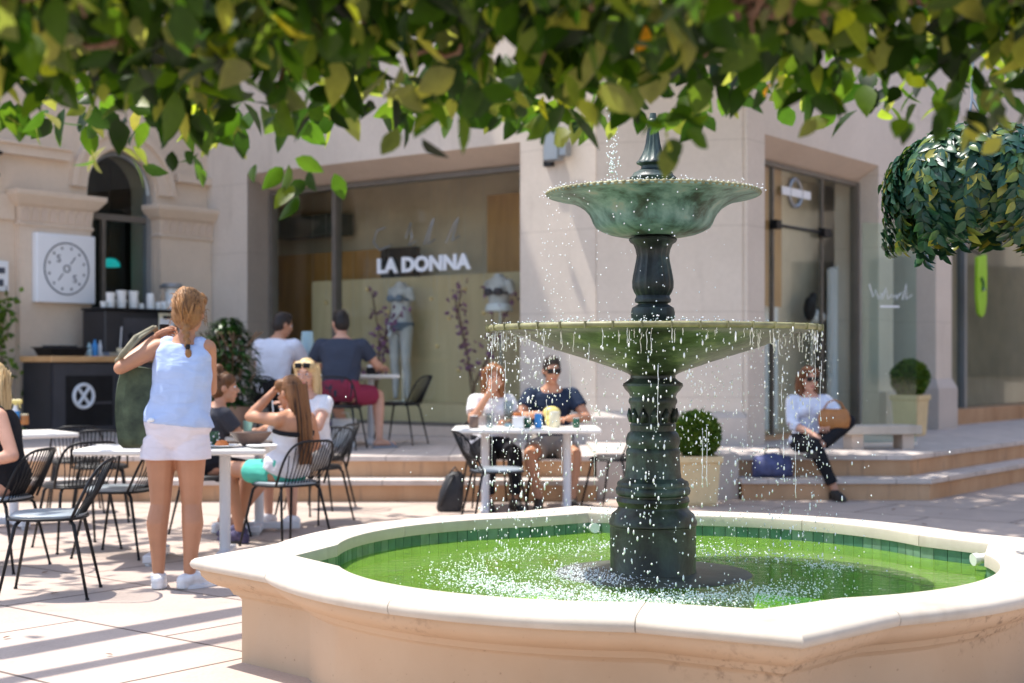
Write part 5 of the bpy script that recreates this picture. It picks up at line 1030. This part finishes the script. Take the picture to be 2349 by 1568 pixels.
# on the middle table
items=[('tumbler',-.19,12.18,'clear',.034,.12,'clear water glass before the auburn haired woman'),('carafe',-.03,12.3,'clear',.045,.22,'tall clear carafe in the middle of the long table'),('salt_pot',.10,12.25,'white',.025,.09,'white salt pot beside the carafe'),('sauce_jar',.13,12.05,'dgreen',.033,.085,'dark green jar nearest the table edge'),('drink_can',.22,12.06,'blue',.032,.12,'blue drink can before the man in the navy T shirt'),('paper_cup',.36,12.13,'cream',.045,.13,'cream paper cup right of the blue can'),('sauce_bottle',.54,12.08,'dgreen',.03,.08,'small green bottle at the right of the long table'),('coffee_glass',-.32,12.05,'brownbowl',.04,.10,'brown coffee glass at the left of the long table')]
for nm,x,y,m,r,h,lab in items:
    e=small(nm,(x,y,TH_),lab,nm.split('_')[-1]); lth(e,'vessel',[(r*.85,0),(r,h*.1),(r*1.02,h*.85),(r*.9,h),(r*.8,h),(r*.7,h*.2),(0,h*.1)],m); lth(e,'lid' if m not in('clear',) else 'base',[(0,h*1.002),(r*.93,h*1.002),(r*.95,h*1.04),(0,h*1.06)] if m!='clear' else [(0,.002),(r*.7,.002),(r*.7,h*.12),(0,h*.14)],'white' if m!='clear' else 'paleblue')
e=small('burger_wrap',(.34,12.32,TH_),'yellowish burger in paper held by the man in the navy T shirt','food'); b=MB(); b.ell((0,0,.12),(.075,.06,.055)); b.ell((0,-.02,.06),(.06,.055,.06)); b.build('wrapping',M['yellow'],e,True)
e=small('napkin_box',(.05,12.0,TH_),'orange topped napkin box on the long table','box'); b=MB(); b.rbox((0,0,.05),(.09,.07,.10),.01); b.build('box_body',M['cup'],e,True,40); b=MB(); b.rbox((0,0,.115),(.07,.05,.028),.01); b.build('napkins',M['orange'],e,True,40)
# on the left table
q=G(40,974,.742); e=small('spray_bottle',(q.x,q.y-.05,.742),'white trigger spray bottle with a blue label','spray bottle'); lth(e,'bottle',[(.032,0),(.036,.01),(.036,.10),(.018,.15),(.014,.17),(0,.17)],'cup'); lth(e,'label',[(.0365,.04),(.0375,.042),(.0375,.11),(.034,.118)],'blue'); b=MB(); b.rbox((.0,0,.205),(.12,.03,.035),.01); b.bar((0,0,.165),(0,0,.19),.014); b.bar((.03,0,.19),(.045,0,.15),.006); b.build('trigger',M['yellow'],e,True,40)
e=small('amber_jar',(q.x+.07,q.y-.02,.742),'small amber jar beside the spray bottle','jar'); lth(e,'jar_glass',[(.035,0),(.038,.02),(.034,.08),(.0,.08)],'tan'); lth(e,'lid',[(.034,.081),(.034,.092),(0,.094)],'cream')
# on the terrace table, and under it
q=P(705,802,15.65); e=small('table_lamp',(q.x,q.y,TZ+.762),'pale blue tapering column lamp between the two men','lamp'); lth(e,'lamp_shade',[(.085,.03),(.092,.04),(.062,.46),(.055,.47),(0,.47)],'paleblue',24); lth(e,'base',[(.06,0),(.06,.03),(0,.03)],'cup')
e=small('sugar_caddy',(-1.52,15.62,TZ+.762),'dark sugar caddy on the terrace table','caddy'); b=MB(); b.rbox((0,0,.04),(.12,.08,.08),.01); b.build('caddy_box',M['black'],e,True,40); b=MB(); b.rbox((0,0,.09),(.10,.06,.03),.005); b.build('sachets',M['cup'],e,True,40)
for x,y,m,lab in ((-2.02,15.1,'blueb','blue and white shopping bag under the terrace table'),(-1.78,15.25,'cup','white shopping bag under the terrace table')):
    e=small('shopping_bag',(x,y,TZ),lab,'bag'); b=MB(); b.loft([[(-w,-d,z),(w,-d,z),(w,d,z),(-w,d,z)] for w,d,z in ((.11,.06,0),(.12,.07,.08),(.125,.06,.26),(.12,.02,.30))]); b.build('bag_body',M[m],e,True,50); b=MB(); b.tube([(-.06,0,.29),(-.04,0,.36),(.04,0,.36),(.06,0,.29)],.005,5); b.build('handle',M['cup'],e)
q=G(1030,1176); e=small('backpack',(q.x,q.y+.1,0),'black bag standing on the paving left of the long table','bag'); b=MB(); b.loft([[(math.copysign(abs(math.cos(a))**.6,math.cos(a))*w+o,math.copysign(abs(math.sin(a))**.6,math.sin(a))*d,z) for a in [2*PI*j/20 for j in range(20)]] for w,d,z,o in ((.10,.08,0,0),(.115,.09,.03,0),(.105,.085,.18,.02),(.08,.06,.31,.05),(.04,.03,.345,.06))]); b.build('bag_body',M['blackbag'],e,True,50); b=MB(); b.tube([(.0,-.06,.33),(.05,-.07,.39),(.09,-.03,.33)],.008,6); b.tube([(-.08,-.09,.05),(-.02,-.12,.2),(.04,-.06,.32)],.010,6); b.build('strap',M['blackbag'],e,True)
q=P(1772,1092,13.68); e=small('holdall',(q.x,q.y,.2),'blue cotton holdall lying on the lower step beside the seated woman','bag'); b=MB(); b.loft([[(x,math.cos(a)*d*(1+.1*noise.noise(V((x*9,a,2)))),h/2+math.sin(a)*h/2*(1+.08*noise.noise(V((x*9,a,5))))) for a in [2*PI*j/18 for j in range(18)]] for x,d,h in ((-.19,.03,.12),(-.17,.085,.20),(0,.10,.235),(.17,.085,.20),(.19,.03,.12))]); b.build('bag_body',M['blueb'],e,True); b=MB(); b.tube([(-.08,-.03,.22),(-.06,-.03,.28),(.06,-.03,.28),(.08,-.03,.22)],.009,6); b.build('handle',M['blackbag'],e,True)
# ---- coffee cart
fx=(.61,.79); p=AW@V((2.86,-.62,TZ)); CT=empty('coffee_cart',p,math.atan2(.79,.61),'black panelled coffee cart with an oak counter against the arched building','cart')
W_=1.95; 
b=MB(); b.bb(-W_/2+.03,W_/2-.03,-.27,.29,.06,.90); b.build('cabinet',M['blackmatt'],CT)
b=MB(); b.bb(-W_/2+.02,W_/2-.02,-.28,.3,0,.06); b.build('skirting',M['plinth'],CT)
b=MB(); b.rbox((0,0,.935),(W_,.64,.07),.015); b.build('counter_top',M['oak'],CT,True,40)
b=MB(); b.bb(-.93,.0,-.285,-.272,.1,.88); f=b.build('fridge_door',M['darkgrey'],CT); b=MB(); b.bb(-.76,-.10,-.29,-.287,.14,.74); b.build('door_glass',M['black'],f); b=MB(); b.bb(-.40,-.12,-.296,-.291,.40,.43); b.bb(-.06,-.03,-.31,-.286,.12,.86); b.build('handle',M['darkgrey'],f)
b=MB(); b.tube([(-.52+.135*math.cos(k*PI/16),-.298,.50+.135*math.sin(k*PI/16)) for k in range(32)],.022,6,closed=True)
b.bar((-.59,-.298,.41),(-.45,-.298,.59),.020); b.bar((-.45,-.298,.41),(-.59,-.298,.59),.020); b.build('cross_emblem',M['signwhite'],f)
b=MB(); b.bb(.03,.93,-.285,-.272,.1,.88); b.build('side_panel',M['darkgrey'],CT)
p2=AW@V((3.28,-.60,TZ+.97)); CMX=empty('espresso_machine',p2,math.atan2(.79,.61),'large black espresso machine on the oak counter with cups on top','coffee machine')
b=MB(); b.rbox((0,.02,.30),(1.12,.46,.52),.03); b.build('machine_body',M['blackmatt'],CMX,True,40)
b=MB(); b.bb(-.30,.30,-.225,-.212,.10,.47); b.build('front_panel',M['darkgrey'],CMX); b=MB(); b.rbox((0,.0,.575),(1.16,.50,.03),.02); b.build('cup_rail',M['black'],CMX,True,40)
b=MB(); b.bb(-.55,.55,-.28,.2,.0,.05); b.build('drip_tray',M['steel'],CMX)
for s in (-.2,.15): b=MB(); b.tube([(s,-.24,.26),(s,-.29,.22)],.035,10); b.bar((s,-.28,.22),(s,-.42,.20),.012); b.build('group_handle',M['black'],CMX,True)
cups=[(-.46,1,1,.045,.075),(-.36,2,1,.06,.095),(-.20,2,1,.066,.11),(-.02,2,1,.066,.11),(.10,1,0,.04,.07),(.24,4,0,.055,.085),(.36,3,0,.05,.05),(.45,3,0,.052,.055),(.545,2,0,.052,.09)]
labs=['small white cup at the left end of the cups on the coffee machine','white cup pair stacked second from the left on the coffee machine','wide white cups stacked third from the left on the coffee machine','wide white cup stack left of the gap on the coffee machine','little white cup beside the tall stack on the coffee machine','tallest white cup stack on the coffee machine','short white cup stack right of the tallest one','pinkish white cup stack second from the right end','white cup stack at the right end of the coffee machine']
for (x,k,sc_,r,h),lab in zip(cups,labs):
    e=small('paper_cup',CMX.matrix_basis@V((x,-.05,.592)),lab,'cup','white cups on the coffee machine'); z=0
    for i in range(k):
        dn=-1 if not sc_ else 1; pr=[(r*(.8 if sc_ else 1),z),(r*(1 if sc_ else .8),z+h),(r*(.93 if sc_ else .7),z+h),(0,z+h*.98)]
        lth(e,'cup_wall',pr,'cup',16); z+=h*(.98 if sc_ else .45)
e=small('cup_dispenser',CMX.matrix_basis@V((.70,.10,.30)),'tall white cylinder under a dark lid behind the standing woman','dispenser'); lth(e,'tube',[(.085,-.3),(.085,.58),(0,.58)],'cup'); lth(e,'lid',[(.15,.581),(.16,.60),(.12,.64),(0,.65)],'alu')
e=small('clipboard_menu',CMX.matrix_basis@V((.33,-.245,.08)),'white menu sheet on a clipboard against the coffee machine','menu',rz=math.atan2(.79,.61)); b=MB(); b.bb(-.12,.12,-.012,-.002,.02,.46); b.build('board',M['cream'],e); b=MB(); b.bb(-.11,.11,-.016,-.0125,.05,.40); b.build('sheet',M['paper'],e); b=MB(); b.bb(-.06,.06,-.026,-.0165,.39,.43); b.build('clip',M['black'],e)
e=small('serving_tray',AW@V((2.18,-.70,TZ+.97)),'shallow black basket tray at the left end of the oak counter','tray',rz=math.atan2(.79,.61)); b=MB(); b.loft([[(-w,-d,z),(w,-d,z),(w,d,z),(-w,d,z)] for w,d,z in ((.22,.14,0),(.26,.17,.09),(.29,.19,.095),(.28,.18,.105),(.25,.16,.10),(.21,.13,.02))]); b.build('tray_body',M['black'],e,True,40); b=MB()
for k in range(9): b.rbox((-.18+.045*k,random.uniform(-.05,.05),.10),(.04,.12,.05),.01,rz=random.uniform(-.5,.5))
b.build('packets',M['blackbag'],e,True,40)
for x,m,h,r,lab in ((2.56,'paleblue',.16,.03,'pale bottle on the oak counter left of the blue one'),(2.64,'blue',.20,.035,'blue bottle on the oak counter'),(2.72,'post',.19,.03,'grey white bottle right of the blue one on the oak counter')):
    e=small('counter_bottle',AW@V((x,-.72,TZ+.97)),lab,'bottle','bottles on the oak counter'); lth(e,'bottle_glass',[(r,0),(r*1.05,h*.1),(r,h*.7),(r*.4,h*.85),(r*.4,h),(0,h)],m); lth(e,'stopper',[(r*.42,h),(r*.42,h*1.08),(0,h*1.1)],'black')
e=small('counter_cup',AW@V((2.90,-.86,TZ+.97)),'cream cup with a long straw on the oak counter','cup'); lth(e,'cup_wall',[(.03,0),(.045,.10),(.04,.10),(0,.09)],'cream'); b=MB(); b.bar((0,0,.05),(.02,0,.36),.008); b.build('straw',M['post'],e)
# ---- window display
def mannequin(loc,rz,label,legs=True,sc_=1.0,bra='c_navy2'):
    e=empty('mannequin',loc,rz,label,'mannequin',None,sc_); b=MB(); J=dict(male=False,hip=(0,0,.92),neck=(0,0,1.44)); t0=-.14 if legs else .25
    torso(b,J,t0,1.06,-.004,16)
    for s in (-1,1):
        b.ell((s*.07,.085,1.27),(.062,.06,.06)); b.chain([((s*.15,0,1.36),.05),((s*.172,-.01,1.27),.043)])
        if legs: b.chain([((s*.09,0,.9),.09),((s*.092,.01,.65),.07),((s*.092,.01,.47),.055),((s*.095,-.015,.33),.052),((s*.095,-.01,.06),.03)])
    o=b.build('torso',M['mann'],e); vox(o,.011,2)
    b=MB()
    for s in (-1,1): b.ell((s*.07,.10,1.265),(.064,.056,.05)); b.bar((s*.08,.08,1.30),(s*.09,-.03,1.43),.008)
    torso(b,J,.60,.66,.006,3); b.build('bra',M[bra],e,True)
    if legs: b=MB(); torso(b,J,-.10,.10,.008,6); b.build('briefs',M[bra],e,True); b=MB(); b.bb(.03,.09,.135,.142,.80,.96); b.build('price_tag',M['paper'],e)
    else: b=MB(); torso(b,J,.24,.40,.02,4); b.build('slip',M['paper'],e,True)
    b=MB(); b.bar((0,-.05,0),(0,-.02,1.0 if legs else 1.1),.015); b.lathe([(.16,0),(.16,.012),(.02,.02)],20); b.build('stand',M['steel'],e,True,40)
    return e
M['mann']=mat('grey_white_mannequin',(.55,.53,.53),.5,.05); M['c_navy2']=cloth('grey_blue_lace',(.16,.20,.27)); M['c_dark2']=cloth('dark_lace',(.03,.035,.06))
angL=math.atan2(-.6112,.7915)
mannequin(LD@V((2.80,.82,.79)),angL+PI,'full torso mannequin in grey blue underwear in the shop window',True,1.05)
mannequin(LD@V((4.41,.82,.79)),angL+PI,'bust mannequin in a dark bra behind the lower bowl at the window end',False,1.08,'c_dark2')
for x,lab in ((2.40,'mauve flower branch left of the full torso mannequin'),(4.02,'mauve flower branch beside the bust mannequin')):
    e=empty('flower_branch',LD@V((x,.8,.78)),angL,lab,'flowers'); b=MB(); stems=[]
    for k in range(4):
        pts=[V((0,0,0))]; d=V((rl.gauss(0,.18),rl.gauss(0,.08),1))
        for i in range(6): pts.append(pts[-1]+d.normalized()*.24); d=d+V((rl.gauss(0,.35),rl.gauss(0,.1),.1))
        b.tube(pts,.010,5); stems.append(pts)
    b.build('branch',M['twig'],e,True); b=MB()
    for pts in stems:
        for q in pts[2:]:
            for j in range(7): leaf(b,q+V((rl.gauss(0,.05),rl.gauss(0,.03),rl.gauss(0,.05))),rdir(),rdir(),.08,.055)
    b.build('blossom',M['mauve'],e,True,norm=False)
spots=[(2.45,1.75),(2.05,1.55),(2.55,1.3),(3.05,2.25),(3.35,1.25),(3.42,1.95),(4.15,2.1),(4.25,1.5),(4.45,1.85),(4.7,2.2),(4.6,1.2),(5.0,1.9),(2.3,2.1),(2.8,1.6)]
for i,(x,z) in enumerate(spots):
    e=empty('hanging_bauble',LD@V((x-.75,.72,z)),0,'tiny golden bauble on a thread in the shop window','bauble','golden baubles in the shop window'); lth(e,'ball',[(.004,-.03),(.024,-.018),(.032,0),(.024,.018),(.004,.03)],'gold',12); b=MB(); b.bar((0,0,.03),(0,0,3.55-z),.0015,4); b.build('thread',M['steel'],e)
# items inside / around the right doorway
e=empty('window_ornament',RW@V((3.25,.72,.46)),math.atan2(.8,.6),'black and white spotted ornament on a stand inside the glass door','ornament'); b=MB(); b.ell((-.06,0,1.52),(.10,.08,.16)); b.ell((.05,.02,1.62),(.07,.06,.14),rot=Matrix.Rotation(.5,4,'Y')); b.build('dark_petals',M['black'],e,True); b=MB(); b.ell((.10,-.03,1.42),(.16,.08,.10)); b.build('pale_petals',M['paper'],e,True); b=MB(); b.bar((0,0,0),(0,0,1.4),.02); b.lathe([(.16,0),(.16,.02),(.03,.03)],18); b.build('stand',M['steel'],e,True,40)
q=P(2040,965,15.6); e=empty('glass_windbreak',(q.x,q.y,TZ),math.atan2(.35,1),'clear greenish glass windbreak with faint white script right of the doorway','glass screen'); b=MB(); b.bb(-.34,.34,-.006,.006,.03,2.40); gp=b.build('glass_pane',M['greenglass'],e)
b=MB()
for x0,pts in ((-.26,[(0,.16),(.05,.02),(.08,.10),(.12,.0),(.16,.06)]),(-.10,[(0,.0),(.05,.12),(.08,.0),(.13,.05)]),(.04,[(0,.02),(.05,.05),(.04,.0),(.10,.07)]),(.16,[(0,.0),(.05,.17),(.05,.0),(.12,.05)])): b.tube([(x0+p_,-.010,1.58+z_) for p_,z_ in pts],.006,5)
b.build('script_lettering',M['signwhite'],e); b=MB(); b.bb(-.12,.12,-.010,-.0065,1.49,1.51); b.build('script_underline',M['signwhite'],e); b=MB(); b.bb(-.34,.34,-.03,.03,0,.03); b.build('floor_channel',M['steel'],e)
q=P(2015,975,14.9); e=empty('stone_bench',(q.x,q.y,TZ),.12,'low pale stone bench slab on the terrace behind the woman on the steps','bench'); b=MB(); b.rbox((0,0,.20),(.80,.36,.09),.012); b.build('seat',M['coping'],e,True,40)
for s in (-.27,.27): b=MB(); b.bb(s-.06,s+.06,-.13,.13,0,.156); b.build('support',M['reveal'],e)
e=empty('hanging_shop_sign',RW@V((7.15,-.12,2.43)),math.atan2(.8,.6),'lime green shield shaped sign hanging by the far shopfront','sign'); b=MB(); pr=[(-.19,.40),(.19,.46),(.22,.2),(.20,-.25),(.12,-.42),(0,-.47),(-.13,-.42),(-.2,-.2)]; b.loft([[(x,-.02,z) for x,z in pr],[(x,.02,z) for x,z in pr]]); b.build('sign_board',M['lime'],e); b=MB(); b.tube([(-.06,-.028,.10),(.02,-.028,.02),(-.02,-.028,-.08),(.08,-.028,-.06)],.025,6); b.build('mark',M['dgreen'],e); b=MB(); b.bar((0,0,.44),(0,.3,.6),.012); b.build('bracket',M['black'],e)
# ================================================================== LIGHT, CAMERA, RENDER
ts=V((-.927,.375,0)).normalized(); EL=R(67)
to_sun=V((ts.x*math.cos(EL),ts.y*math.cos(EL),math.sin(EL)))
w=bpy.data.worlds.new('World'); sc.world=w; w.use_nodes=True; nt=w.node_tree; bg=nt.nodes['Background']
sky=nt.nodes.new('ShaderNodeTexSky'); sky.sky_type='NISHITA'; sky.sun_disc=False; sky.sun_elevation=EL; sky.sun_rotation=math.atan2(to_sun.x,to_sun.y)
sky.air_density=1.0; sky.dust_density=1.5; sky.ozone_density=1.0
nt.links.new(sky.outputs[0],bg.inputs[0]); bg.inputs[1].default_value=.15
L=bpy.data.lights.new('sun','SUN'); L.energy=3.1; L.angle=R(.5); L.color=(1,.955,.88)
lo=bpy.data.objects.new('sun',L); col.objects.link(lo); lo.rotation_euler=(-to_sun).to_track_quat('-Z','Y').to_euler(); lo.location=(-8,6,14)
cam=bpy.data.cameras.new('camera'); co=bpy.data.objects.new('camera',cam); col.objects.link(co); sc.camera=co
co.location=(0,0,CZ); co.rotation_euler=(R(90),0,0); cam.sensor_width=36; cam.lens=36*F/2349; cam.shift_y=(HY-784)/2349; cam.clip_end=400; cam.clip_start=.1
cam.dof.use_dof=True; cam.dof.focus_distance=6.15; cam.dof.aperture_fstop=2.2; cam.dof.aperture_blades=0
sc.view_settings.view_transform='Standard'; sc.view_settings.look='None'; sc.view_settings.gamma=1; sc.view_settings.exposure=1.22; sc.view_settings.use_curve_mapping=False
cy=sc.cycles; cy.use_denoising=True; cy.max_bounces=8; cy.diffuse_bounces=4; cy.glossy_bounces=4; cy.transparent_max_bounces=12; cy.transmission_bounces=5; cy.caustics_reflective=False; cy.caustics_refractive=False; cy.sample_clamp_indirect=6
